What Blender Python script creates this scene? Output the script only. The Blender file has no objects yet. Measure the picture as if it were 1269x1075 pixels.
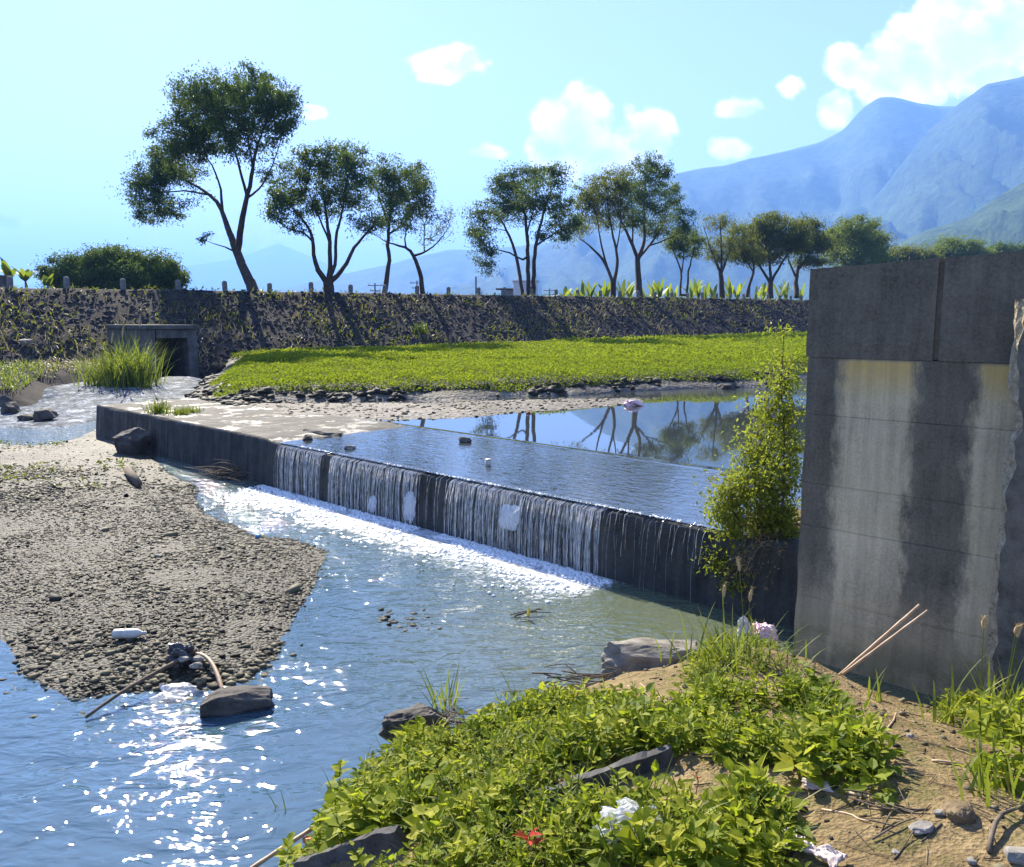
import bpy, math, random
import numpy as np
R = math.radians
random.seed(7); rng = np.random.default_rng(7)
scene = bpy.context.scene
# ------------------------------------------------------------------ camera
HC = 3.0; F = 1000.0; TH = math.atan(0.1395); CT, ST = math.cos(TH), math.sin(TH)
cam_d = bpy.data.cameras.new('camera'); cam = bpy.data.objects.new('camera', cam_d)
scene.collection.objects.link(cam); scene.camera = cam
cam.location = (0, 0, HC); cam.rotation_euler = (math.pi/2 - TH, 0, 0)
cam_d.sensor_fit = 'HORIZONTAL'; cam_d.sensor_width = 36; cam_d.lens = F/1269*36
cam_d.clip_start = 0.05; cam_d.clip_end = 60000
# ------------------------------------------------------------------ sky, sun, exposure
SUN_AZ, SUN_EL = R(-24), R(37)       # azimuth from +Y towards +X
scene.render.engine = 'CYCLES'
scene.view_settings.view_transform = 'Standard'; scene.view_settings.look = 'None'
scene.view_settings.gamma = 1.0; scene.view_settings.exposure = 2.12
cy = scene.cycles
cy.use_denoising = True; cy.max_bounces = 8; cy.diffuse_bounces = 3; cy.glossy_bounces = 3
cy.transmission_bounces = 4; cy.volume_bounces = 1; cy.transparent_max_bounces = 12
cy.caustics_reflective = False; cy.caustics_refractive = False; cy.sample_clamp_indirect = 6
sun_d = bpy.data.lights.new('sun', 'SUN'); sun_d.energy = 4.2; sun_d.angle = R(0.5); sun_d.color = (1.0, 0.92, 0.76)
sun = bpy.data.objects.new('sun', sun_d); scene.collection.objects.link(sun)
SDIR = (math.sin(SUN_AZ)*math.cos(SUN_EL), math.cos(SUN_AZ)*math.cos(SUN_EL), math.sin(SUN_EL))
sun.location = (-20, 40, 60)
from mathutils import Vector
sun.rotation_euler = Vector(SDIR).to_track_quat('Z', 'Y').to_euler()

class NT:
    """tiny node helper: n(type, input=value or socket, _prop=value) returns the node"""
    def __init__(s, tree): s.t = tree; s.t.nodes.clear()
    def __call__(s, typ, **kw):
        nd = s.t.nodes.new('ShaderNode' + typ)
        for k, v in kw.items():
            if k.startswith('_'): setattr(nd, k[1:], v)
        for k, v in kw.items():
            if k.startswith('_'): continue
            key = int(k[1:]) if (k[0] == 'i' and k[1:].isdigit()) else k.replace('__', ' ')
            sock = nd.inputs[key]
            if isinstance(v, bpy.types.NodeSocket): s.t.links.new(v, sock)
            elif isinstance(v, bpy.types.Node): s.t.links.new(v.outputs[0], sock)
            else:
                if sock.type == 'RGBA' and len(v) == 3: v = (*v, 1)
                sock.default_value = v
        return nd
    def math(s, op, a, b=0.0, c=None, clamp=False):
        kw = dict(i0=a, i1=b, _operation=op, _use_clamp=clamp)
        if c is not None: kw['i2'] = c
        return s('Math', **kw)
    def ramp(s, fac, stops, interp='LINEAR'):
        nd = s('ValToRGB', Fac=fac); cr = nd.color_ramp; cr.interpolation = interp
        while len(cr.elements) < len(stops): cr.elements.new(0.5)
        for e, (p, c) in zip(cr.elements, stops):
            e.position = p
            if not hasattr(c, '__len__'): c = (c, c, c)
            e.color = (*c[:3], 1)
        return nd
    def smooth(s, v, a, b, lo=0.0, hi=1.0):
        return s('MapRange', Value=v, **{'From__Min': a, 'From__Max': b, 'To__Min': lo, 'To__Max': hi}, _interpolation_type='SMOOTHSTEP')
    def mix(s, fac, a, b, mode='MIX'):
        nd = s.t.nodes.new('ShaderNodeMix'); nd.data_type = 'RGBA'; nd.blend_type = mode
        for k, v in ((0, fac), (6, a), (7, b)):
            if isinstance(v, bpy.types.NodeSocket): s.t.links.new(v, nd.inputs[k])
            elif isinstance(v, bpy.types.Node): s.t.links.new(v.outputs[0], nd.inputs[k])
            else:
                if k and len(v) == 3: v = (*v, 1)
                nd.inputs[k].default_value = v
        return nd.outputs[2]
    def noise(s, vec, scale, detail=4.0, rough=0.55, dist=0.0):
        return s('TexNoise', Vector=vec, Scale=scale, Detail=detail, Roughness=rough, Distortion=dist).outputs[0]

world = bpy.data.worlds.new('World'); scene.world = world; world.use_nodes = True
def ray(px, py):
    u, v = (px - 634.5)/F, (py - 537.5)/F
    return u, CT - v*ST, -(ST + v*CT)
def build_world():
    n = NT(world.node_tree)
    sky = n('TexSky', _sky_type='NISHITA', _sun_disc=False, _sun_elevation=SUN_EL, _sun_rotation=SUN_AZ,
            _air_density=1.0, _dust_density=0.1, _ozone_density=3.0)
    tc = n('TexCoord').outputs['Generated']
    sep = n('SeparateXYZ', Vector=tc)
    yy = n.math('MAXIMUM', sep.outputs[1], 0.05)
    u = n.math('DIVIDE', sep.outputs[0], yy); v = n.math('DIVIDE', sep.outputs[2], yy)
    uv = n('CombineXYZ', X=u, Y=v).outputs[0]
    warp = n('TexNoise', Vector=uv, Scale=14.0, Detail=5.0, Roughness=0.6)
    wv = n('VectorMath', _operation='MULTIPLY_ADD', i0=warp.outputs[1], i1=(0.035, 0.03, 0), i2=uv)
    blobs = [  # cumulus heaps by direction: (column, row, half width, half height, strength)
        (712, 165, 46, 52, 1.0), (690, 185, 34, 30, .9), (750, 190, 50, 26, .9), (798, 172, 34, 36, .85),
        (556, 78, 40, 20, .75), (604, 187, 22, 12, .55), (1130, 85, 62, 45, 1.0), (1190, 55, 80, 56, 1.0),
        (1250, 40, 70, 56, 1.0), (1052, 85, 30, 26, .85), (1100, 100, 50, 28, .9), (1340, 20, 90, 60, 1.0),
        (1230, 90, 60, 30, .9), (1035, 135, 22, 20, .6), (1200, 5, 60, 22, .8),
        (986, 108, 18, 12, .5), (914, 138, 26, 13, .6), (905, 184, 22, 14, .55), (386, 142, 16, 10, .6),
        (10, 275, 26, 10, .6), (310, 300, 50, 22, .7), (260, 320, 46, 14, .5), (190, 290, 40, 14, .3)]
    acc = None
    for (px, py, rx, ry, st) in blobs:
        d = ray(px, py); c = (d[0]/d[1], d[2]/d[1], 0)
        a = n('VectorMath', _operation='SUBTRACT', i0=wv.outputs[0], i1=(c[0]+.0175, c[1]+.015, 0))
        a = n('VectorMath', _operation='DIVIDE', i0=a.outputs[0], i1=(rx/F*1.25, ry/F*1.25, 1))
        ln = n('VectorMath', _operation='LENGTH', i0=a.outputs[0]).outputs['Value']
        b = n.math('MULTIPLY', n.math('SUBTRACT', 1.0, ln), st)
        acc = b if acc is None else n.math('MAXIMUM', acc, b)
    # a thin scatter of small clouds all round, as in the part of the sky in view
    sc1 = n.math('SUBTRACT', n.noise(tc, 5.0, 6, .6), 0.70)
    dens = n.math('MAXIMUM', acc, sc1)
    fine = n('TexNoise', Vector=uv, Scale=24.0, Detail=6.0, Roughness=0.54)
    uvo = n('VectorMath', _operation='ADD', i0=uv, i1=(-.006, .010, 0)).outputs[0]
    fine2 = n('TexNoise', Vector=uvo, Scale=26.0, Detail=4.0, Roughness=0.55)
    lit = n.math('MULTIPLY', n.math('SUBTRACT', fine.outputs[0], fine2.outputs[0]), 1.3)
    dens = n.math('ADD', dens, n.math('MULTIPLY', n.math('SUBTRACT', fine.outputs[0], 0.5), 0.9))
    mask = n.smooth(dens, 0.04, 0.26)
    body = n.noise(uv, 9.0, 5, .6)
    ccol = n.ramp(n.math('ADD', n.math('ADD', n.math('MULTIPLY', body, .8), .10), lit), [(0.25, (4.8, 5.2, 6.2)), (0.60, (9.4, 9.0, 9.0))])
    skyc = n.mix(1.0, sky, (1.07, .865, .92), 'MULTIPLY')
    core = n.math('MULTIPLY', n.smooth(n.math('ADD', dens, n.math('MULTIPLY', body, .5)), .55, 1.15), .75)
    cc2 = n.mix(core, ccol.outputs[0], (3.9, 4.4, 5.6))
    fin = n.mix(n.math('MULTIPLY', mask, 0.94), skyc, cc2)
    bg = n('Background', Color=fin, Strength=0.064)
    n('OutputWorld', Surface=bg)
build_world()

# ------------------------------------------------------------------ helpers
def P(px, py, z=0.0):
    d = ray(px, py); t = (z - HC)/d[2]
    return np.array([d[0]*t, d[1]*t, z])
def D(px, py, depth):
    d = ray(px, py); t = depth/d[1]
    return np.array([d[0]*t, depth, HC + d[2]*t])
def proj(p):
    p = np.asarray(p, float); x, y, z = p[..., 0], p[..., 1], p[..., 2] - HC
    dep = y*CT - z*ST; up = y*ST + z*CT
    return 634.5 + F*x/dep, 537.5 - F*up/dep
def tag(o, label=None, cat=None, group=None, kind=None):
    if label: o['label'] = label
    if cat: o['category'] = cat
    if group: o['group'] = group
    if kind: o['kind'] = kind
    return o
def empty(name, loc, rz=0.0):
    o = bpy.data.objects.new(name, None); scene.collection.objects.link(o)
    o.location = loc; o.rotation_euler = (0, 0, rz); o.empty_display_size = .2
    return o
def link(name, me, parent=None, loc=None, rot=None):
    o = bpy.data.objects.new(name, me); scene.collection.objects.link(o)
    if parent is not None: o.parent = parent
    if loc is not None: o.location = loc
    if rot is not None: o.rotation_euler = rot
    return o
class MB:
    def __init__(s): s.v = []; s.f = []; s.n = 0; s.t = []
    def add(s, verts, faces, tint=0.5):
        verts = np.asarray(verts, float).reshape(-1, 3)
        fl = faces if isinstance(faces, list) and len(faces) and isinstance(faces[0], np.ndarray) and faces[0].ndim == 2 else None
        if fl is None:
            if isinstance(faces, np.ndarray): fl = [faces]
            else:
                by = {}
                for f in faces: by.setdefault(len(f), []).append(f)
                fl = [np.array(x) for x in by.values()]
        for a in fl: s.f.append(a.astype(np.int64) + s.n)
        s.v.append(verts); s.n += len(verts)
        s.t.append(np.broadcast_to(np.asarray(tint, float), (len(verts),)))
        return s
    def box(s, c, size, rot=None, tint=.5):
        x = np.array([[-1,-1,-1],[1,-1,-1],[1,1,-1],[-1,1,-1],[-1,-1,1],[1,-1,1],[1,1,1],[-1,1,1]])*.5*np.array(size)
        if rot is not None: x = x @ np.array(rot).T
        return s.add(x + np.array(c), np.array([[0,3,2,1],[4,5,6,7],[0,1,5,4],[1,2,6,5],[2,3,7,6],[3,0,4,7]]), tint)
    def tube(s, pts, rad, sides=6, cap=True, tint=.5):
        pts = np.asarray(pts, float); k = len(pts); rad = np.broadcast_to(np.asarray(rad, float), (k,))
        tg = np.gradient(pts, axis=0); tg /= np.linalg.norm(tg, axis=1, keepdims=True) + 1e-9
        ref = np.array([0, 0, 1.0]) if abs(tg[:, 2]).mean() < .8 else np.array([1.0, 0, 0])
        a = np.cross(tg, ref); a /= np.linalg.norm(a, axis=1, keepdims=True) + 1e-9
        b = np.cross(a, tg); an = np.arange(sides)*2*math.pi/sides
        ring = pts[:, None] + rad[:, None, None]*(np.cos(an)[None, :, None]*a[:, None] + np.sin(an)[None, :, None]*b[:, None])
        i = np.arange(k-1)[:, None]*sides; j = np.arange(sides)[None]; j2 = (j+1) % sides
        q = np.stack([i+j, i+j2, i+sides+j2, i+sides+j], -1).reshape(-1, 4)
        fs = [q]
        if cap: fs += [np.arange(sides)[None, ::-1], (np.arange(sides) + (k-1)*sides)[None]]
        return s.add(ring.reshape(-1, 3), fs, tint)
    def mesh(s, name, mat, smooth=False):
        me = bpy.data.meshes.new(name)
        v = np.concatenate(s.v); me.vertices.add(len(v)); me.vertices.foreach_set('co', v.ravel().astype(np.float32))
        lens = np.concatenate([np.full(len(a), a.shape[1]) for a in s.f]); idx = np.concatenate([a.ravel() for a in s.f])
        me.loops.add(len(idx)); me.loops.foreach_set('vertex_index', idx.astype(np.int32))
        me.polygons.add(len(lens)); st = np.concatenate([[0], np.cumsum(lens)[:-1]])
        me.polygons.foreach_set('loop_start', st.astype(np.int32))
        try: me.polygons.foreach_set('loop_total', lens.astype(np.int32))
        except Exception: pass
        me.polygons.foreach_set('use_smooth', np.full(len(lens), bool(smooth)))
        at = me.attributes.new('tint', 'FLOAT', 'POINT'); at.data.foreach_set('value', np.concatenate(s.t).astype(np.float32))
        me.update(calc_edges=True); me.validate()
        if mat: me.materials.append(mat)
        return me
    def build(s, name, mat, parent=None, smooth=False, loc=None, rot=None):
        return link(name, s.mesh(name, mat, smooth), parent, loc, rot)
def bevel(o, w, seg=2):
    m = o.modifiers.new('bevel', 'BEVEL'); m.width = w; m.segments = seg; m.limit_method = 'ANGLE'; return o

def _hash(i, j, s):
    h = np.sin(i*127.1 + j*311.7 + s*74.7)*43758.5453
    return h - np.floor(h)
def vnoise(x, y, s=0):
    x = np.asarray(x, float); y = np.asarray(y, float)
    i, j = np.floor(x), np.floor(y); fx, fy = x-i, y-j
    fx = fx*fx*(3-2*fx); fy = fy*fy*(3-2*fy)
    return (_hash(i, j, s)*(1-fx)+_hash(i+1, j, s)*fx)*(1-fy) + (_hash(i, j+1, s)*(1-fx)+_hash(i+1, j+1, s)*fx)*fy
def fbm(x, y, s=0, o=4):
    r = 0; a = .5
    for k in range(o): r = r + a*(vnoise(x*2**k, y*2**k, s+k*13) - .5); a *= .5
    return r
def inpoly(x, y, poly):
    poly = np.asarray(poly)[:, :2]; c = np.zeros(np.shape(x), bool)
    for a, b in zip(poly, np.roll(poly, -1, 0)):
        if a[1] == b[1]: continue
        c ^= ((a[1] > y) != (b[1] > y)) & (x < (b[0]-a[0])*(y-a[1])/(b[1]-a[1]) + a[0])
    return c
def sdist(x, y, poly):      # + inside
    poly = np.asarray(poly)[:, :2]; d = np.full(np.shape(x), 1e9)
    for a, b in zip(poly, np.roll(poly, -1, 0)):
        e = b-a; t = np.clip(((x-a[0])*e[0]+(y-a[1])*e[1])/(e@e+1e-12), 0, 1)
        d = np.minimum(d, np.hypot(x-a[0]-t*e[0], y-a[1]-t*e[1]))
    return np.where(inpoly(x, y, poly), d, -d)
def grid_mb(xs, ys, zf, keep=None):
    X, Y = np.meshgrid(xs, ys); Z = zf(X, Y); nx, ny = len(xs), len(ys)
    v = np.stack([X, Y, Z], -1).reshape(-1, 3); i = np.arange(nx-1)[None]; j = np.arange(ny-1)[:, None]*nx
    q = np.stack([i+j, i+j+1, i+j+1+nx, i+j+nx], -1).reshape(-1, 4)
    if keep is not None:
        k = keep(X, Y).ravel(); q = q[k[q].any(1)]
        used = np.unique(q); mp = np.full(len(v), -1); mp[used] = np.arange(len(used)); v = v[used]; q = mp[q]
    return MB().add(v, q)
LEAF = np.array([[0,0,0],[.30,-.42,.07],[.30,0,-.04],[.30,.42,.07],[.68,-.32,.03],[.68,0,-.05],[.68,.32,.03],[1,0,-.12]])
LEAF_T = np.array([[0,1,2],[0,2,3],[4,7,5],[5,7,6]]); LEAF_Q = np.array([[1,4,5,2],[2,5,6,3]])
def unit(a): return a/(np.linalg.norm(a, axis=-1, keepdims=True) + 1e-9)
def leaves(mb, pos, dirs, nrm, L, W, tint, simple=False):
    n = len(pos); dirs = unit(dirs); side = unit(np.cross(nrm, dirs)); up = np.cross(dirs, side)
    L = np.broadcast_to(L, (n,)); W = np.broadcast_to(W, (n,))
    T = np.array([[0,0,0],[.45,-.5,.08],[1,0,-.05],[.45,.5,.08]]) if simple else LEAF
    v = pos[:, None] + T[None, :, 0:1]*(L[:, None, None]*dirs[:, None]) + T[None, :, 1:2]*(W[:, None, None]*side[:, None]) + T[None, :, 2:3]*(L[:, None, None]*up[:, None])
    off = (np.arange(n)*len(T))[:, None, None]
    fs = [(np.array([[0,1,2,3]])[None]+off).reshape(-1, 4)] if simple else [(LEAF_T[None]+off).reshape(-1, 3), (LEAF_Q[None]+off).reshape(-1, 4)]
    mb.add(v.reshape(-1, 3), fs, np.repeat(np.broadcast_to(tint, (n,)), len(T)))
def blades(mb, pos, az, L, W, lean, tint, seg=5, droop=1.0):
    """grass blades: strips that rise and bend over"""
    n = len(pos); t = np.linspace(0, 1, seg+1)[None]
    L = np.broadcast_to(L, (n,))[:, None]; lean = np.broadcast_to(lean, (n,))[:, None]; W = np.broadcast_to(W, (n,))[:, None]
    ang = lean*(0.25 + droop*1.3*t)
    dz = np.cos(ang); dr = np.sin(ang)
    r = np.concatenate([np.zeros((n, 1)), np.cumsum(dr[:, 1:]*L/seg, 1)], 1); z = np.concatenate([np.zeros((n, 1)), np.cumsum(dz[:, 1:]*L/seg, 1)], 1)
    ca, sa = np.cos(az)[:, None], np.sin(az)[:, None]
    cen = np.stack([pos[:, 0:1]+r*ca, pos[:, 1:2]+r*sa, pos[:, 2:3]+z], -1)
    w = W*np.clip(1.15*(1-t**2.2), .04, 1)*.5
    s = np.stack([-sa*w, ca*w, 0*w], -1)
    v = np.stack([cen-s, cen+s], 2).reshape(n, -1, 3); m = 2*(seg+1)
    i = np.arange(seg)[:, None]*2; q = (i + np.array([[0, 1, 3, 2]]))[None] + (np.arange(n)*m)[:, None, None]
    mb.add(v.reshape(-1, 3), q.reshape(-1, 4), np.repeat(np.broadcast_to(tint, (n,)), m))
    return cen[:, -1]
_t = (1+5**.5)/2
ICO = unit(np.array([[-1,_t,0],[1,_t,0],[-1,-_t,0],[1,-_t,0],[0,-1,_t],[0,1,_t],[0,-1,-_t],[0,1,-_t],[_t,0,-1],[_t,0,1],[-_t,0,-1],[-_t,0,1]], float))
ICO_F = np.array([[0,11,5],[0,5,1],[0,1,7],[0,7,10],[0,10,11],[1,5,9],[5,11,4],[11,10,2],[10,7,6],[7,1,8],[3,9,4],[3,4,2],[3,2,6],[3,6,8],[3,8,9],[4,9,5],[2,4,11],[6,2,10],[8,6,7],[9,8,1]])
def stones(mb, pos, sx, sy, sz, az, tint, jit=.22, tilt=.25):
    n = len(pos); v = ICO[None]*(1 + jit*(rng.random((n, 12, 1))*2-1))
    v = v*np.stack([sx, sy, sz], -1)[:, None]
    a = rng.normal(0, tilt, n); c, s = np.cos(a)[:, None], np.sin(a)[:, None]
    v = np.stack([v[..., 0]*c - v[..., 2]*s, v[..., 1], v[..., 0]*s + v[..., 2]*c], -1)
    c, s = np.cos(az)[:, None], np.sin(az)[:, None]
    v = np.stack([v[..., 0]*c - v[..., 1]*s, v[..., 0]*s + v[..., 1]*c, v[..., 2]], -1) + pos[:, None]
    f = (ICO_F[None] + (np.arange(n)*12)[:, None, None]).reshape(-1, 3)
    mb.add(v.reshape(-1, 3), f, np.repeat(np.broadcast_to(tint, (n,)), 12))
def rock_mesh(name, size, mat, seed=0, sub=3, boxy=.5, rough=.16):
    """an angular boulder: subdivided block, part squared, part rounded, roughened"""
    k = 2**sub; g = np.linspace(-1, 1, k+1); mb = MB(); rr_ = np.random.default_rng(seed+100)
    planes = [(unit(rr_.normal(0, 1, 3)), (.70 if boxy < .6 else .92)+.28*rr_.random()) for _ in range(14 if boxy > .3 or rough < .3 else 0)]
    U, V = np.meshgrid(g, g); i = np.arange(k)[None]; j = np.arange(k)[:, None]*(k+1)
    q = np.stack([i+j, i+j+1, i+j+k+2, i+j+k+1], -1).reshape(-1, 4)
    for ax in range(3):
        for sg in (-1, 1):
            p = np.zeros((k+1, k+1, 3)); p[..., ax] = sg; p[..., (ax+1) % 3] = U*sg; p[..., (ax+2) % 3] = V
            sp = unit(p); p = p*boxy + sp*(1-boxy)*1.15
            for (pn, pd) in planes:
                ex = np.maximum(p@pn - pd, 0); p = p - ex[..., None]*pn
            nn = fbm(p[..., 0]*1.7+seed*3.1+p[..., 2]*1.3, p[..., 1]*1.7-seed*1.7+p[..., 2]*.9, seed, 4)*2 + .5*fbm(p[..., 0]*6+seed, p[..., 1]*6+p[..., 2]*5, seed+5, 2)
            p = p*(1 + rough*nn[..., None])
            mb.add((p*np.array(size)*.5).reshape(-1, 3), q)
    me = mb.mesh(name, mat, False)
    import bmesh
    bm = bmesh.new(); bm.from_mesh(me); bmesh.ops.remove_doubles(bm, verts=bm.verts, dist=min(size)*1e-3); bmesh.ops.recalc_face_normals(bm, faces=bm.faces); bm.to_mesh(me); bm.free()
    return me

# ------------------------------------------------------------------ materials
M = {}
def material(name, rough=.8, spec=.3):
    m = bpy.data.materials.new(name); m.use_nodes = True; M[name] = m
    return m, NT(m.node_tree)
def finish(n, col, rough=.85, bump=None, bstr=.5, bdist=.02, spec=.3, extra=None):
    kw = dict(Base__Color=col, Roughness=rough); kw['Specular IOR Level'] = spec
    if bump is not None:
        kw['Normal'] = n('Bump', Height=bump, Strength=bstr, Distance=bdist).outputs[0]
    if extra: kw.update(extra)
    b = n('BsdfPrincipled', **kw)
    n('OutputMaterial', Surface=b); return b
def ocoord(n): return n('TexCoord').outputs['Object']
def mk_simple(name, c1, c2, scale=6, rough=.85, bstr=.4, bdist=.02, spec=.3, tint=0.0, fine=40):
    m, n = material(name); oc = ocoord(n)
    a = n.noise(oc, scale, 6, .6); f = n.noise(oc, fine, 3, .6)
    fac = n.math('ADD', n.math('MULTIPLY', a, .75), n.math('MULTIPLY', f, .25))
    if tint:
        at = n('Attribute', _attribute_name='tint').outputs['Fac']
        fac = n.math('ADD', n.math('MULTIPLY', fac, 1-tint), n.math('MULTIPLY', at, tint))
    col = n.ramp(fac, [(.33, c1), (.68, c2)])
    finish(n, col, rough, n.math('ADD', a, n.math('MULTIPLY', f, .4)), bstr, bdist, spec); return m
def mk_leaf(name, stops, trans=.45, rough=.5, spec=.25, yel=.45):
    m, n = material(name)
    at = n('Attribute', _attribute_name='tint').outputs['Fac']
    col = n.ramp(at, stops)
    pb = n('BsdfPrincipled', Base__Color=col, Roughness=rough, **{'Specular IOR Level': spec})
    tcol = n.mix(yel, col, (.34, .42, .02))
    tr = n('BsdfTranslucent', Color=tcol)
    mx = n('MixShader', Fac=trans, i1=pb, i2=tr); n('OutputMaterial', Surface=mx); return m
mk_leaf('leaf_dark', [(0, (.024, .056, .018)), (.6, (.060, .118, .026)), (1, (.13, .18, .03))], .36, yel=.22)
mk_leaf('leaf_olive', [(0, (.035, .05, .012)), (.6, (.09, .10, .018)), (1, (.17, .15, .02))], .38)
mk_leaf('leaf_light', [(0, (.03, .07, .02)), (.6, (.08, .14, .03)), (1, (.16, .19, .03))], .4)
mk_leaf('leaf_field', [(0, (.06, .10, .010)), (.45, (.18, .235, .014)), (1, (.33, .36, .02))], .42, .75, .06)
mk_leaf('leaf_weed', [(0, (.065, .115, .012)), (.5, (.22, .27, .016)), (1, (.40, .40, .035))], .52, .6, .2)
mk_leaf('leaf_bush', [(0, (.07, .10, .02)), (.5, (.21, .235, .03)), (1, (.36, .35, .06))], .5)
mk_leaf('grass_blade', [(0, (.07, .10, .02)), (.5, (.14, .19, .025)), (1, (.28, .25, .07))], .4)
mk_leaf('grass_dry', [(0, (.16, .11, .05)), (.5, (.26, .19, .09)), (1, (.40, .31, .16))], .3)
mk_leaf('twig_dry', [(0, (.05, .035, .022)), (.5, (.12, .085, .05)), (1, (.26, .2, .12))], .0, .85)
mk_leaf('red_leaf', [(0, (.25, .02, .015)), (.5, (.45, .03, .02)), (1, (.6, .05, .03))], .3)
mk_leaf('banana_leaf', [(0, (.06, .11, .015)), (.5, (.15, .22, .02)), (1, (.30, .34, .04))], .45)
mk_leaf('flower_purple', [(0, (.28, .22, .42)), (1, (.45, .38, .6))], .3)
mk_simple('bark', (.030, .022, .018), (.095, .072, .055), 5, .9, .6, .03)
mk_simple('soil', (.095, .070, .042), (.23, .175, .105), 3.5, .95, .9, .03, .1, fine=45)
mk_simple('mud', (.085, .072, .052), (.24, .215, .165), 2.2, .8, .8, .04, .3, fine=25)
mk_simple('pebble_grey', (.019, .016, .008), (.145, .123, .070), 3, .75, .3, .01, .35, tint=.75)
mk_simple('riprap_stone', (.017, .016, .018), (.068, .060, .055), 2, .9, .4, .03, .2, tint=.7)
mk_simple('bank_soil', (.018, .016, .016), (.062, .052, .045), 1.3, .95, .8, .06, .1, fine=12)
mk_simple('boulder', (.030, .027, .024), (.13, .112, .095), 4, .85, .5, .03, .3)
mk_simple('boulder_pale', (.12, .11, .095), (.34, .31, .27), 5, .85, .5, .02, .3)
mk_simple('old_concrete', (.09, .08, .065), (.32, .29, .24), 7, .9, .7, .012, .2, fine=90)
mk_simple('post_concrete', (.10, .095, .09), (.26, .25, .23), 6, .9, .4, .01, .2)
mk_simple('white_plaster', (.62, .63, .63), (.76, .76, .75), 1.5, .8, .1, .01, .3)
mk_simple('grey_metal', (.15, .16, .17), (.25, .26, .27), 3, .6, .1, .01, .4)
mk_simple('bamboo', (.30, .19, .11), (.55, .41, .27), 14, .6, .3, .004, .4)
mk_simple('dead_wood', (.06, .045, .032), (.20, .155, .11), 12, .9, .5, .006, .2)
mk_simple('black_plastic', (.02, .02, .025), (.05, .05, .06), 10, .35, .5, .01, .5)
mk_simple('white_plastic', (.46, .44, .38), (.66, .64, .57), 10, .4, .3, .004, .5)
mk_simple('pale_cloth', (.42, .34, .32), (.66, .58, .55), 12, .95, .6, .01, .1)
mk_simple('pink_plastic', (.75, .42, .46), (.85, .68, .70), 9, .35, .3, .01, .5)
mk_simple('yellow_plastic', (.55, .42, .06), (.65, .52, .10), 9, .4, .1, .005, .5)
mk_simple('blue_plastic', (.04, .18, .35), (.07, .25, .45), 9, .4, .1, .005, .5)
mk_simple('green_plastic', (.02, .22, .14), (.05, .32, .2), 9, .4, .1, .005, .5)
mk_simple('orange_plastic', (.65, .12, .03), (.75, .18, .05), 9, .4, .1, .005, .5)
mk_simple('foxtail', (.34, .23, .10), (.62, .47, .26), 60, .9, .6, .01, .1)
mk_simple('far_ground', (.06, .075, .03), (.10, .11, .05), .02, .95, 0, .1, .1)
def _film():
    m, n = material('clear_film'); oc = ocoord(n)
    b = n('BsdfPrincipled', Base__Color=(.85, .86, .88), Roughness=.22, Normal=n('Bump', Height=n.noise(oc, 60, 4), Strength=.6, Distance=.01).outputs[0])
    t = n('BsdfTransparent', Color=(.97, .97, .97)); tl = n('BsdfTranslucent', Color=(.85, .86, .9))
    n('OutputMaterial', Surface=n('MixShader', Fac=.42, i1=n('MixShader', Fac=.4, i1=b, i2=tl), i2=t))
_film()
# ------------------------------------------------------------------ frames of the place
def dep(px): return 65.0*1050/(1650 - px)
T2 = np.array([.7145, .6997]); N2 = np.array([.6997, -.7145])   # along the dyke / towards the river
B0 = np.array([-26.3, 41.4])
def bank_s(px):
    d = dep(px); return (d - B0[1])/T2[1]
def bank_top(s): return 4.7 + .0105*s
def bank_pt(s, off=0.0, z=None):
    p = B0 + T2*s + N2*off
    return np.array([p[0], p[1], bank_top(s) if z is None else z])
ZU = .82                                                       # upper pool level
W0 = P(120, 503, .86)[:2]; W1 = P(882, 656, .82)[:2]
WA = (W1-W0)/np.linalg.norm(W1-W0); WB = np.array([-WA[1], WA[0]])
if WB[1] < 0: WB = -WB                                         # upstream
WL = np.linalg.norm(W1-W0) + 1.6; WANG = math.atan2(WA[1], WA[0])
_us = np.linspace(-2, WL+2, 600); _px = proj(np.c_[W0 + _us[:, None]*WA, np.full(600, .82)])[0]
def wu(px): return float(np.interp(px, _px, _us))

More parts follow.
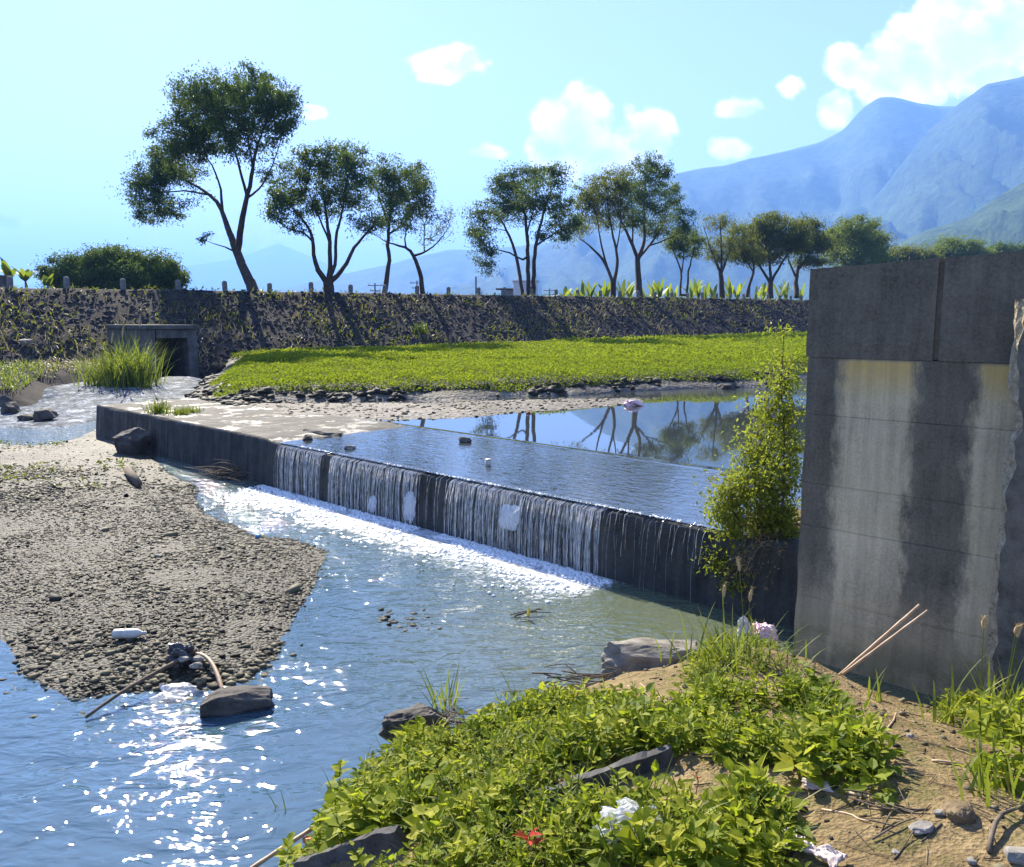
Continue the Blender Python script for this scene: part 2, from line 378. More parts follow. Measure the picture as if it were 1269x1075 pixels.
# ------------------------------------------------------------------ ground, mountains, haze
def far_ground():
    m = MB().add([[-16000, -3000, -.8], [16000, -3000, -.8], [16000, 14500, -.8], [-16000, 14500, -.8]], np.array([[0, 1, 2, 3]]))
    tag(m.build('ground', M['far_ground']), 'wide flat green ground reaching to the mountains', 'ground', kind='structure')
far_ground()
def _mtn():
    m, n = material('forest_slope'); oc = ocoord(n)
    a = n.noise(oc, .004, 8, .65); f = n.noise(oc, .03, 5, .7)
    col = n.ramp(n.math('ADD', n.math('MULTIPLY', a, .5), n.math('MULTIPLY', f, .5)), [(.38, (.008, .020, .014)), (.62, (.075, .115, .05))])
    finish(n, col, .95, f, .7, 12, .05)
_mtn()
def mountain(label, prof, dist, seed, width=.42, amp=.10):
    prof = np.array(prof, float); k = 220
    xs = np.linspace(prof[0, 0], prof[-1, 0], k); ys = np.interp(xs, prof[:, 0], prof[:, 1])
    ys = ys - 6*fbm(xs/60, xs*0+seed, seed, 4)*(1.0 if dist < 6000 else .5)
    rows = 46; V = []
    top = np.array([D(a, b, dist) for a, b in zip(xs, ys)])
    hmax = top[:, 2].max()
    for r in range(rows+1):
        if r <= 36:
            f = r/36.0; dd = dist*(1 - width*(1-f))          # front foot ... ridge
            hh = f**1.15
        else:
            f = (r-36)/10.0; dd = dist*(1 + .35*f); hh = 1-f
        sc = dd/dist; x = top[:, 0]*sc; y = top[:, 1]*sc
        gx = x/(dist*.045); gy = y/(dist*.12)
        gully = fbm(gx + .6*fbm(gx*.7, gy, seed+3), gy*.6, seed+7, 5)
        ridge = .5 - np.abs(gully)*2.4
        env = math.sin(math.pi*min(1, max(0, (r/36.0 if r <= 36 else 1-(r-36)/10.)))) if r < 36 else 0
        z = top[:, 2]*hh + hmax*amp*ridge*env
        V.append(np.stack([x, y, np.maximum(z, -.5) - (2 if r in (0, rows) else 0)], -1))
    V = np.array(V); i = np.arange(k-1)[None]; j = np.arange(rows)[:, None]*k
    q = np.stack([i+j, i+j+1, i+j+1+k, i+j+k], -1).reshape(-1, 4)
    o = MB().add(V.reshape(-1, 3), q).build('mountain', M['forest_slope'], smooth=True)
    tag(o, label, 'mountain', kind='structure')
mountain('pale far mountain range at the left, fading into haze', [(-400, 372), (100, 350), (225, 332), (290, 322), (345, 302), (400, 325), (440, 345), (500, 322), (545, 316), (620, 330), (800, 372)], 11000, 3)
mountain('long low blue ridge behind the row of trees', [(150, 385), (330, 362), (400, 345), (480, 328), (560, 311), (640, 305), (720, 296), (800, 270), (900, 250), (1000, 262), (1100, 300), (1250, 340)], 5200, 11)
mountain('tall blue mountain whose left ridge climbs into the white cloud', [(560, 372), (640, 330), (700, 290), (760, 250), (840, 215), (900, 203), (960, 190), (1015, 176), (1045, 160), (1068, 136), (1088, 122), (1108, 120), (1135, 126), (1165, 132), (1220, 130), (1300, 140), (1450, 190), (1700, 330)], 3700, 23, amp=.17)
mountain('nearer dark blue mountain shoulder on the right under the cloud', [(900, 372), (960, 345), (1010, 318), (1050, 285), (1085, 245), (1120, 200), (1155, 158), (1190, 128), (1222, 106), (1269, 94), (1330, 75), (1420, 66), (1560, 80), (1800, 160), (2100, 300)], 2800, 31, amp=.20)
mountain('green forested hill rising at the right edge behind the concrete wall', [(1020, 352), (1060, 330), (1105, 306), (1145, 288), (1200, 268), (1240, 240), (1275, 222), (1340, 190), (1450, 150), (1700, 190), (2000, 300)], 1250, 47, amp=.18)
def haze():
    m, n = material('haze_air')
    v = n('VolumePrincipled', Density=2.3e-4, Anisotropy=.12, Color=(.23, .46, 1.0))
    n('OutputMaterial', Volume=v)
    mb = MB().box((0, 5900, 559), (33500, 18400, 1122))
    tag(mb.build('haze', m), 'pale blue haze in the air in front of the mountains', 'haze', kind='stuff')
haze()

# ------------------------------------------------------------------ dyke
def dyke():
    ss = np.concatenate([np.arange(-40, 60, .5), np.arange(60, 260, 1.5)])
    prof = [(26, -.9), (9.0, -.2), (8.2, .12), (0.25, .985), (0, 1.0), (-1.2, 1.0), (-4.5, 1.0), (-5.5, .98), (-9, .82), (-600, .75)]
    fine = []
    for (o0, h0), (o1, h1) in zip(prof[:-1], prof[1:]):
        k = 22 if (o0, h0) == prof[2] else 1
        for i in range(k): fine.append((o0+(o1-o0)*i/k, h0+(h1-h0)*i/k))
    fine.append(prof[-1]); V = []
    for (o, h) in fine:
        zt = bank_top(ss); p = B0[None] + T2[None]*ss[:, None] + N2[None]*o
        z = h*zt; rough = .34*fbm(ss*.5, ss*0+o*.5, 3, 4)*(1 if -4 < o < 9 else .1)*(.35 if o <= 0.3 else 1)
        V.append(np.c_[p, z+rough])
    V = np.array(V); k = len(ss); i = np.arange(k-1)[None]; j = np.arange(len(fine)-1)[:, None]*k
    q = np.stack([i+j, i+j+1, i+j+1+k, i+j+k], -1).reshape(-1, 4)
    o = MB().add(V.reshape(-1, 3), q).build('dyke_embankment', M['bank_soil'], smooth=True)
    tag(o, 'dark stony river dyke slope below the row of posts and trees', 'embankment', kind='structure')
    # rough stones of the slope (too small to pick apart) and dry litter
    n = 22000; s = -22 + 165*rng.random(n)**1.4; f = rng.random(n)
    off = .15 + f*8.4; zt = bank_top(s); h = np.interp(-off, [-9, -8.2, -.25, 0], [-.2, .12, .985, 1.0])*zt
    p = B0[None] + T2[None]*s[:, None] + N2[None]*off[:, None]
    pos = np.c_[p, h + .34*fbm(s*.5, off*.5, 3, 4)]
    sz = (.05 + .10*rng.random(n)**2.5)*(1+np.clip(s, 0, 100)/160)
    mb = MB(); stones(mb, pos, sz*1.2, sz*.9, sz*.62, rng.random(n)*6.28, rng.random(n), .25, .6)
    tag(mb.build('riprap', M['riprap_stone'], o), kind='stuff')
    # low weeds and dry grass on the slope, in patches
    n = 12000; s = -22 + 150*rng.random(n)**1.2; off = -.6 + rng.random(n)**.8*8.8
    pat = fbm(s*.22, off*.35, 9, 3) + .25*fbm(s*1.1, off*1.1, 4, 2)
    ok = (pat > .045) | (off < .5) | ((np.abs(s-38) < 4) & (off < 5) & (rng.random(n) < .3))
    s, off = s[ok], off[ok]; zt = bank_top(s); h = np.interp(-off, [-9, -8.2, -.25, 0], [-.2, .12, .985, 1.0])*zt
    p = B0[None] + T2[None]*s[:, None] + N2[None]*off[:, None]; pos = np.c_[p, h + .34*fbm(s*.5, off*.5, 3, 4) + .02]
    d = rng.normal(0, 1, (len(s), 3)); d[:, 2] = np.abs(d[:, 2])*.8+.3
    mb = MB(); leaves(mb, pos, d, rng.normal(0, 1, (len(s), 3)), .16+.2*rng.random(len(s)), .1, rng.random(len(s))*.8+.1*(vnoise(s*.4, off*.4)), True)
    half = mb.build('weed_patch', M['leaf_olive'], o); tag(half, kind='stuff')
    n = 9000; s = -10 + 120*rng.random(n)**1.2; off = .3 + rng.random(n)*8
    ok = fbm(s*.3+7, off*.4, 29, 3) > .04; s, off = s[ok], off[ok]; zt = bank_top(s); h = np.interp(-off, [-9, -8.2, -.25, 0], [-.2, .12, .985, 1.0])*zt
    p = B0[None] + T2[None]*s[:, None] + N2[None]*off[:, None]
    mb = MB(); blades(mb, np.c_[p, h + .34*fbm(s*.5, off*.5, 3, 4)], rng.random(len(s))*6.28, .3+.4*rng.random(len(s)), .03, .5+.6*rng.random(len(s)), rng.random(len(s)), 3)
    tag(mb.build('dry_grass_patch', M['grass_dry'], o), kind='stuff')
dyke()

# ------------------------------------------------------------------ water
def water_mat(name, murk, lower):
    m, n = material(name); oc = ocoord(n)
    # distance downstream (+) of the weir face and place along it
    rel = n('VectorMath', _operation='SUBTRACT', i0=oc, i1=(W0[0], W0[1], 0)).outputs[0]
    up = n('VectorMath', _operation='DOT_PRODUCT', i0=rel, i1=(WB[0], WB[1], 0)).outputs['Value']
    al = n('VectorMath', _operation='DOT_PRODUCT', i0=rel, i1=(WA[0], WA[1], 0)).outputs['Value']
    st = n('CombineXYZ', X=n.math('MULTIPLY', al, .45), Y=up).outputs[0]
    if lower:
        flow = n('VectorMath', _operation='MULTIPLY', i0=oc, i1=(.55, 1.0, 1.0)).outputs[0]
        big = n.noise(flow, 1.1, 3, .5, 1.2); mid = n.noise(flow, 6.5, 2, .5, .8); fin = n.noise(flow, 19, 2, .5, .4)
        act = n.smooth(n.noise(oc, .42, 2, .5), .40, .62, .35, 1.0)                 # livelier and calmer reaches
        near = n.smooth(up, -5.5, -.2, 0, 1)
        act = n.math('ADD', act, n.math('MULTIPLY', near, .8))
        h = n.math('ADD', n.math('MULTIPLY', big, .9), n.math('MULTIPLY', n.math('ADD', n.math('MULTIPLY', mid, .62), n.math('MULTIPLY', fin, .13)), act))
        bmp = n('Bump', Height=h, Strength=.85, Distance=.065)
        u0, u1 = wu(335), wu(790)
        inu = n.math('MULTIPLY', n.smooth(al, u0-1.2, u0+.6), n.smooth(al, u1-.4, u1+.3, 1, 0))
        band = n.math('MULTIPLY', n.smooth(n.math('ADD', up, n.math('MULTIPLY', n.noise(oc, 1.5, 3), .9)), -2.2, .25), inu)
        fo = n.noise(oc, 11, 5, .7, .6)
        foam = n.math('MULTIPLY', n.smooth(n.math('ADD', n.math('MULTIPLY', band, .50), n.math('MULTIPLY', fo, .72)), .68, .90), .8)
        calm = n.smooth(al, u1-2.2, u1+.5)                                          # greener slack water below the dry end
        body = n.mix(n.math('MULTIPLY', calm, n.smooth(up, -5.0, -1.5)), murk, (.075, .085, .035))
        body = n.mix(n.math('MULTIPLY', n.smooth(up, -3.4, -.4), .55), body, (.13, .16, .12))
    else:
        ap = n.smooth(up, 2.9, 3.3, 1, 0)                                           # thin fast sheet over the slab
        rip = n('TexNoise', Vector=st, Scale=9.0, Detail=3.0, Roughness=.6, Distortion=.5).outputs[0]
        slow = n.noise(oc, 1.6, 3, .5)
        riff = n.smooth(n('SeparateXYZ', Vector=oc).outputs[1], 22.5, 26)
        h = n.math('ADD', n.math('MULTIPLY', slow, .02), n.math('ADD', n.math('MULTIPLY', n.math('MULTIPLY', rip, ap), .30), n.math('MULTIPLY', n.math('MULTIPLY', n.noise(oc, 5, 3), riff), .5)))
        line = n.math('MULTIPLY', n.smooth(up, 2.95, 3.1), n.smooth(up, 3.1, 3.3, 1, 0))
        h = n.math('ADD', h, n.math('MULTIPLY', line, .25))
        bmp = n('Bump', Height=h, Strength=.6, Distance=.05)
        foam = n.math('MULTIPLY', n.smooth(n.noise(oc, 6, 5, .7), .60, .72), n.smooth(al, 4.5, 7.5, .9, 0)); body = murk
    col = n.mix(foam, body, (.78, .80, .82))
    ro = n.math('ADD', n.math('MULTIPLY', foam, .5), .02)
    b = n('BsdfPrincipled', Base__Color=col, Roughness=ro, IOR=2.0, Normal=bmp.outputs[0])
    n('OutputMaterial', Surface=b); return m
water_mat('water_lower', (.040, .082, .112), True)
water_mat('water_upper', (.035, .042, .045), False)
def waters():
    m = MB().add([[-70, -14, 0], [16, -14, 0], [16, 48, 0], [-70, 48, 0]], np.array([[0, 1, 2, 3]]))
    tag(m.build('river_water', M['water_lower']), 'rippling blue water below the weir with sun glitter', 'water', kind='structure')
    a = W0 + WA*5.5 + WB*.03; b = W0 + WA*(WL+.5) + WB*.03; L = W0 + WB*.6
    pts = [L + WB*.2, a, b, b + WA*25 + WB*5, b+WA*40+WB*60, np.array([110., 190.]), np.array([95., 195.]), W0 + WB*45]
    # clean fan order
    pts = [np.array([*p, ZU]) for p in (W0+WA*.6+WB*.05, b, b+WA*45+WB*.1, b+WA*60+WB*120, W0+WB*16+WA*2)]
    m = MB().add(pts, [tuple(range(len(pts)))])
    tag(m.build('upper_pool_water', M['water_upper']), 'still reflecting pool held back above the weir', 'water', kind='structure')
waters()

# ------------------------------------------------------------------ gravel bar, pebbles
BAR = [(-420, 720), (-160, 745), (-20, 778), (12, 800), (28, 838), (85, 866), (135, 858), (215, 853), (292, 850), (338, 822), (362, 766), (386, 736), (405, 682), (360, 668), (312, 664), (286, 650), (246, 632), (242, 607), (236, 598), (204, 585), (196, 568), (178, 556), (150, 536), (120, 530), (100, 541), (62, 551), (20, 552), (-30, 545), (-250, 540), (-700, 560)]
BARW = np.array([P(a, b, .01)[:2] for a, b in BAR])
def bar_z(x, y):
    d = sdist(x, y, BARW) + .25*fbm(x*1.3, y*1.3, 5, 3)
    return np.where(d > 0, .17*(1-np.exp(-np.maximum(d, 0)/.9)), d*.35) + .10*fbm(x*.5, y*.5, 8, 3)*np.clip(d, 0, 1) + .012*fbm(x*7, y*7, 2, 2)
def gravel_bar():
    m, n = material('gravel_bed'); oc = ocoord(n)
    far = n.smooth(n.math('ADD', n('SeparateXYZ', Vector=oc).outputs[1], n.math('MULTIPLY', n.noise(oc, .5, 3), 4.0)), 15.5, 20.0)
    vo = n('TexVoronoi', Vector=oc, Scale=30.0, _feature='F1'); a = n.noise(oc, .9, 5, .6); f = n.noise(oc, 9, 4, .7)
    c1 = n.ramp(vo.outputs['Color'], [(.1, (.014, .012, .007)), (.9, (.066, .056, .034))]).outputs[0]
    c2 = n.ramp(n.math('ADD', n.math('MULTIPLY', a, .6), n.math('MULTIPLY', f, .4)), [(.38, (.035, .029, .020)), (.54, (.10, .086, .064)), (.68, (.20, .18, .145))]).outputs[0]
    col = n.mix(far, c1, c2)
    finish(n, col, .7, n.math('ADD', n.math('MULTIPLY', vo.outputs['Distance'], -.8), f), .8, .04, .4)
    xs = np.arange(-30, -.9, .11); ys = np.arange(5.3, 27, .11)
    o = grid_mb(xs, ys, bar_z, lambda X, Y: sdist(X, Y, BARW) > -.9).build('gravel_bar', m, smooth=True)
    tag(o, 'grey gravel bar in the river at the left below the weir', 'gravel bar', kind='structure')
    # pebbles
    n_ = 250000; x = -23 + 22*rng.random(n_); y = 5.8 + 18*rng.random(n_)**1.25
    u, v = proj(np.c_[x, y, x*0]); d = sdist(x, y, BARW)
    ok = (d > -.05 - .4*rng.random(n_)**3) & (u > -420) & (u < 430) & (rng.random(n_) < np.clip(1.4 - (y-11)/4.5, .07, 1)*np.where(fbm(x*.8, y*.8, 93, 3) > .10, .22, 1))
    x, y = x[ok], y[ok]; z = bar_z(x, y); pt = fbm(x*.9, y*.9, 61, 3); r = (.0085 + .019*rng.random(len(x))**4)*np.clip(1+1.6*pt, .6, 1.6); r *= 1+.2*(y > 11)
    tint = np.clip(rng.normal(.40, .25, len(x)) + .9*fbm(x*.6, y*.6, 71, 3) - .35*np.exp(-np.maximum(d[ok], 0)/.35), 0, 1); az = rng.normal(-.3, .5, len(x))
    pos = np.c_[x, y, np.maximum(z + r*.12, -.006-.02*rng.random(len(x)))]
    cob = rng.random(len(x)) < .0022; r = np.where(cob, r*2.6, r); pos[:, 2] += np.where(cob, r*.1, 0); big = np.argsort(-(r*1.35)/y)[:260]; rest = np.ones(len(x), bool); rest[big] = False
    mb = MB(); stones(mb, pos[rest], r[rest]*1.5, r[rest]*.95, r[rest]*.42, az[rest], tint[rest], .28, .3)
    tag(mb.build('pebble_layer', M['pebble_grey'], o, smooth=True), kind='stuff')
    protos = []
    for k in range(8):
        mb = MB(); stones(mb, np.zeros((1, 3)), np.array([1.45]), np.array([.98]), np.array([.52]), np.array([0.]), np.array([rng.random()*.8+.1]), .2, .1)
        protos.append(mb.mesh('pebble', M['pebble_grey'], True))
    for k, i in enumerate(big):
        q = link('pebble', protos[k % 8], o, pos[i], (rng.normal(0, .15), rng.normal(0, .15), az[i])); s = r[i]*1.15; q.scale = (s, s, s)
gravel_bar()

# ------------------------------------------------------------------ upstream flats: pebble strip and field ground
FRONT = [(247, 480), (262, 495), (300, 503), (380, 497), (450, 497), (520, 494), (570, 496), (640, 490), (700, 490), (760, 486), (850, 481), (940, 479), (985, 470)]
FIELD = np.array([P(a, b, ZU+.02)[:2] for a, b in FRONT] + [bank_pt(130, 40)[:2], bank_pt(170, 2)[:2], bank_pt(8, 2)[:2], bank_pt(8.5, 8.5)[:2]])
STRIP = np.array([P(a, b, ZU)[:2] for a, b in [(225, 498), (262, 506), (305, 511), (345, 521), (400, 519), (480, 521), (560, 519), (650, 511), (735, 506), (800, 498), (790, 494), (700, 495), (600, 497), (540, 500), (440, 500), (300, 500), (245, 490)]])
def flat_z(x, y):
    df = sdist(x, y, FIELD) + .5*fbm(x*.8, y*.8, 6, 3); dp = sdist(x, y, STRIP) + .3*fbm(x*1.2, y*1.2, 16, 3)
    s = (x-B0[0])*T2[0] + (y-B0[1])*T2[1]
    zf = np.where(df > 0, np.minimum(.04 + .35*df, .32 + .006*np.clip(s, 0, 120)), .8*df)
    zp = np.where(dp > 0, np.minimum(.10*dp, .07), .22*dp) + .02*fbm(x*4, y*4, 31, 2)
    return ZU + np.maximum(np.maximum(zf, zp), -.9) + .05*fbm(x*2, y*2, 7, 3)*(np.maximum(df, dp) > -.2)
def flats():
    m, n = material('silt_and_pebbles'); oc = ocoord(n)
    a = n.noise(oc, .7, 5, .6); f = n.noise(oc, 7, 5, .75); vo = n('TexVoronoi', Vector=oc, Scale=9.0)
    c = n.ramp(n.math('ADD', n.math('MULTIPLY', a, .45), n.math('MULTIPLY', f, .55)), [(.36, (.05, .043, .033)), (.52, (.15, .132, .108)), (.68, (.27, .25, .215))]).outputs[0]
    hz = n.smooth(n('SeparateXYZ', Vector=oc).outputs[2], ZU+.07, ZU+.22)
    c = n.mix(hz, c, n.ramp(f, [(.3, (.018, .017, .014)), (.7, (.07, .065, .04))]).outputs[0])
    finish(n, c, .8, n.math('ADD', f, vo.outputs['Distance']), .8, .05, .3)
    xs = np.concatenate([np.arange(-18, 14, .16), np.arange(14, 110, 1.6)]); ys = np.concatenate([np.arange(15, 31, .16), np.arange(31, 190, 1.6)])
    o = grid_mb(xs, ys, flat_z, lambda X, Y: (sdist(X, Y, FIELD) > -2) | (sdist(X, Y, STRIP) > -1.2)).build('river_flat', m, smooth=True)
    tag(o, 'pale pebbly silt strip and field bed across the pool', 'river flat', kind='structure')
    n_ = 16000; x = -14 + 26*rng.random(n_); y = 16 + 15*rng.random(n_)
    dp = sdist(x, y, STRIP); df = sdist(x, y, FIELD); ok = ((dp > -.1) & (rng.random(n_) < .5)) | ((df > -.35) & (df < .7) & (fbm(x*1.1, y*1.1, 88, 3) > .0))
    x, y, df = x[ok], y[ok], df[ok]; r = np.where(df > -.35, .05+.12*rng.random(len(x))**2, .02+.04*rng.random(len(x))**2)
    mb = MB(); stones(mb, np.c_[x, y, flat_z(x, y)], r*1.4, r, r*.6, rng.random(len(x))*6, np.where(df > -.35, rng.random(len(x))*.4, .3+.7*rng.random(len(x))), .22, .3)
    tag(mb.build('pebble_layer', M['pebble_grey'], o, smooth=True), kind='stuff')
flats()
def green_field():
    mb = MB()
    for (n_, ymin, ymax, L, sp) in ((190000, 22, 36, .072, 1.0), (180000, 34, 60, .11, 1.2), (115000, 58, 125, .22, 1.1)):
        y = ymin + (ymax-ymin)*rng.random(n_)**sp; u = 200 + 1150*rng.random(n_); x = (u-634.5)/F*y
        df = sdist(x, y, FIELD) - .25 + 1.0*fbm(x*.5, y*.5, 6, 3)
        s = (x-B0[0])*T2[0]+(y-B0[1])*T2[1]; off = (x-B0[0])*N2[0]+(y-B0[1])*N2[1]
        ok = (df > .1) & (off > 7.2 + 1.2*fbm(s*.3, s*0, 3, 3)*2)
        x, y, df = x[ok], y[ok], df[ok]; k = len(x)
        hum = .5 + fbm(x*.9, y*.9, 12, 3)*1.6; hum2 = .5 + fbm(x*.22, y*.22, 15, 3)*1.4
        ht = np.clip(np.minimum(df*.8, 1), .1, 1)*(.10 + .34*np.clip(hum, 0, 1)*np.clip(.4+hum2, 0, 1.3))
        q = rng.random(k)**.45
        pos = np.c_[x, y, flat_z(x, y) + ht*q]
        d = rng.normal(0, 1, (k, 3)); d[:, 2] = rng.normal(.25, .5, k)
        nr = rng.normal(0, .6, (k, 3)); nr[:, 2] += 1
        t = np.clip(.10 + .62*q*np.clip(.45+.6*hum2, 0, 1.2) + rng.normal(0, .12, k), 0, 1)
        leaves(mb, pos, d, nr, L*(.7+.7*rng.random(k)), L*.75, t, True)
    tag(mb.build('leafy_crop_field', M['leaf_field']), 'bright green carpet of low leafy plants between pool and dyke', 'plants', kind='stuff')
green_field()
# ------------------------------------------------------------------ concrete materials
def _weirmat():
    m, n = material('weir_concrete'); oc = ocoord(n)
    sp = n('SeparateXYZ', Vector=oc)
    st = n('CombineXYZ', X=n.math('MULTIPLY', sp.outputs[0], 7.0), Y=n.math('MULTIPLY', sp.outputs[1], 2.0), Z=n.math('MULTIPLY', sp.outputs[2], .7)).outputs[0]
    a = n.noise(oc, 3, 6, .65); s = n.noise(st, 1.0, 5, .65); f = n.noise(oc, 30, 4, .7)
    fac = n.math('ADD', n.math('MULTIPLY', s, .5), n.math('ADD', n.math('MULTIPLY', a, .3), n.math('MULTIPLY', f, .2)))
    wet = n.ramp(fac, [(.36, (.018, .019, .018)), (.64, (.085, .082, .074))]).outputs[0]
    dry = n.ramp(fac, [(.38, (.028, .025, .020)), (.52, (.08, .072, .06)), (.66, (.19, .172, .145))]).outputs[0]
    left = n.smooth(sp.outputs[0], 3.0, 6.2, 1, 0)
    top = n.smooth(sp.outputs[2], .80, .84)
    col = n.mix(n.math('MAXIMUM', n.math('MULTIPLY', left, .9), n.math('MULTIPLY', top, .8)), wet, dry)
    wetp = n.math('MULTIPLY', n.smooth(n.noise(oc, 1.3, 6, .7), .52, .60), top)
    col = n.mix(n.math('MULTIPLY', wetp, .45), col, (.03, .032, .034))
    finish(n, col, n.math('SUBTRACT', .82, n.math('MULTIPLY', wetp, .45)), n.math('ADD', n.math('MULTIPLY', f, .6), a), .8, .03, .2)
    m, n = material('wall_concrete'); oc = ocoord(n); sp = n('SeparateXYZ', Vector=oc); X, Z = sp.outputs[0], sp.outputs[2]
    wv = n('CombineXYZ', X=n.math('MULTIPLY', X, 2.2), Y=0.0, Z=n.math('MULTIPLY', Z, .8)).outputs[0]
    wob = n.math('MULTIPLY', n.math('SUBTRACT', n.noise(wv, 2.2, 8, .75), .5), .42)
    xw = n.math('ADD', X, wob)
    def strip(a, b, s=.065):
        return n.math('MULTIPLY', n.smooth(xw, a-s, a+s), n.smooth(xw, b-s, b+s, 1, 0))
    c1 = strip(WU(1040, 560)-.02, WU(1128, 560)); c2 = strip(WU(1204, 560), WU(1204, 560)+.75)
    clean = n.math('MAXIMUM', c1, c2)
    below = n.smooth(Z, 2.66, 2.70, 1, 0)
    clean = n.math('MULTIPLY', clean, below)
    low = n.smooth(n.math('ADD', Z, n.math('MULTIPLY', wob, 1.6)), .35, 1.0, 1, 0)
    clean = n.math('MAXIMUM', clean, n.math('MULTIPLY', low, .7))
    sk = n('CombineXYZ', X=n.math('MULTIPLY', X, 9), Y=0.0, Z=n.math('MULTIPLY', Z, .8)).outputs[0]
    streak = n.noise(sk, 1.0, 5, .7); a = n.noise(oc, 2.2, 6, .65); f = n.noise(oc, 42, 4, .75); g = n.noise(oc, 140, 2, .6)
    fac = n.math('ADD', n.math('MULTIPLY', n.math('ADD', n.math('MULTIPLY', f, .6), n.math('MULTIPLY', g, .4)), .46), n.math('ADD', n.math('MULTIPLY', a, .30), n.math('MULTIPLY', streak, .24)))
    dark = n.ramp(fac, [(.38, (.058, .051, .039)), (.60, (.215, .186, .138))]).outputs[0]
    lite = n.ramp(fac, [(.36, (.31, .255, .165)), (.50, (.58, .475, .30)), (.62, (.76, .63, .42))]).outputs[0]
    orng = n.math('MULTIPLY', n.smooth(n.math('ADD', Z, n.math('MULTIPLY', wob, .4)), 2.28, 2.66), clean)
    lite = n.mix(n.math('MULTIPLY', orng, .8), lite, (.62, .40, .11))
    drip = n.noise(n('CombineXYZ', X=n.math('MULTIPLY', X, 16), Y=0.0, Z=n.math('MULTIPLY', Z, .45)).outputs[0], 1.0, 4, .6)
    clean = n.math('MULTIPLY', clean, n.smooth(n.math('ADD', drip, n.math('MULTIPLY', f, .25)),   .54, .74, 1.0, .82))
    col = n.mix(clean, dark, lite)
    # pale lime runs and mossy green low down
    col = n.mix(n.math('MULTIPLY', n.smooth(n.noise(oc, 9, 6, .8), .58, .72), .35), col, (.30, .30, .28))
    col = n.mix(n.math('MULTIPLY', n.smooth(Z, .15, .75, .55, 0), n.smooth(a, .4, .6)), col, (.05, .062, .03))
    pit = n.smooth(n('TexVoronoi', Vector=oc, Scale=46.0).outputs['Distance'], .02, .16)
    finish(n, col, .9, n.math('ADD', n.math('ADD', n.math('MULTIPLY', f, .8), n.math('MULTIPLY', g, .35)), n.math('MULTIPLY', pit, .5)), .75, .012, .2)
# wall frame: parallel to the weir, foot at the water
QA = np.array([.719, -.695]); Q0 = P(983, 812, 0)[:2]; QB = np.array([.695, .719]); QANG = math.atan2(QA[1], QA[0])
def WU(px, py, off=0.0):        # metres along the wall face where a sight line meets it
    d = ray(px, py); o = Q0 - QB*off
    t = (o@QB)/(d[0]*QB[0]+d[1]*QB[1]); p = np.array([d[0]*t, d[1]*t]); return float((p-o)@QA)
def WZ(px, py, off=0.0):
    d = ray(px, py); o = Q0 - QB*off; t = (o@QB)/(d[0]*QB[0]+d[1]*QB[1]); return HC + d[2]*t
_weirmat()

# ------------------------------------------------------------------ weir
def weir():
    root = empty('concrete_weir', (W0[0], W0[1], 0), WANG)
    tag(root, 'long low concrete weir crossing the river with water spilling over', 'weir')
    us = np.arange(0, WL+.01, .09)
    def ztop(u): return np.interp(u, [0, wu(325), wu(350), wu(740), WL], [.885, .872, .800, .805, .83])
    edge = .035*fbm(us*2.3, us*0, 3, 4)*2; chip = np.where(vnoise(us*3.1, us*0, 9) > .78, .03, 0)
    # front wall: batter, chipped arris
    zs = np.concatenate([[-.7, -.1], np.linspace(.0, 1, 12)])
    V = []
    for k, zf in enumerate(zs):
        z = np.where(zf < 0, zf, zf*(ztop(us) - .03 - chip)) if zf >= 0 else np.full_like(us, zf)
        y = -.07*(1-np.clip(z, -.2, .9)/.85) + .03*fbm(us*1.5, us*0+z*1.5, 5, 4) + edge*.3
        V.append(np.c_[us, y, z])
    V.append(np.c_[us, edge*.3+.035+chip, ztop(us)-.004]); 
    V = np.array(V); k = len(us); i = np.arange(k-1)[None]; j = np.arange(len(V)-1)[:, None]*k
    q = np.stack([i+j, i+j+1, i+j+1+k, i+j+k], -1).reshape(-1, 4)
    MB().add(V.reshape(-1, 3), q).build('front_wall', M['weir_concrete'], root, True)
    # top slab, 3.1 m wide
    ys = np.concatenate([[.036], np.linspace(.15, 3.0, 16), [3.1]])
    V = []
    for kk, y in enumerate(ys):
        z = ztop(us) - .004 + (.02*fbm(us*1.2, us*0+y*1.2, 15, 4))*(kk > 0) - (.0 if kk < len(ys)-1 else .8)
        V.append(np.c_[us, (edge*.3+chip if kk == 0 else 0*us) + y, z])
    V = np.array(V); j = np.arange(len(V)-1)[:, None]*k
    q = np.stack([i+j, i+j+1, i+j+1+k, i+j+k], -1).reshape(-1, 4)
    MB().add(V.reshape(-1, 3), q).build('crest_slab', M['weir_concrete'], root, True)
    # sloping left end
    e = np.array([[0, .03, .87], [0, 3.1, .87], [-.5, .25, .30], [-.5, 3.1, .3], [0, -.07, -.6], [0, 3.1, -.6], [-.6, .1, -.6], [-.6, 3.1, -.6]])
    MB().add(e, [(0, 1, 3, 2), (2, 3, 7, 6), (0, 2, 6, 4), (1, 5, 7, 3)]).build('end_ramp', M['weir_concrete'], root)
    return root
weir_root = weir()
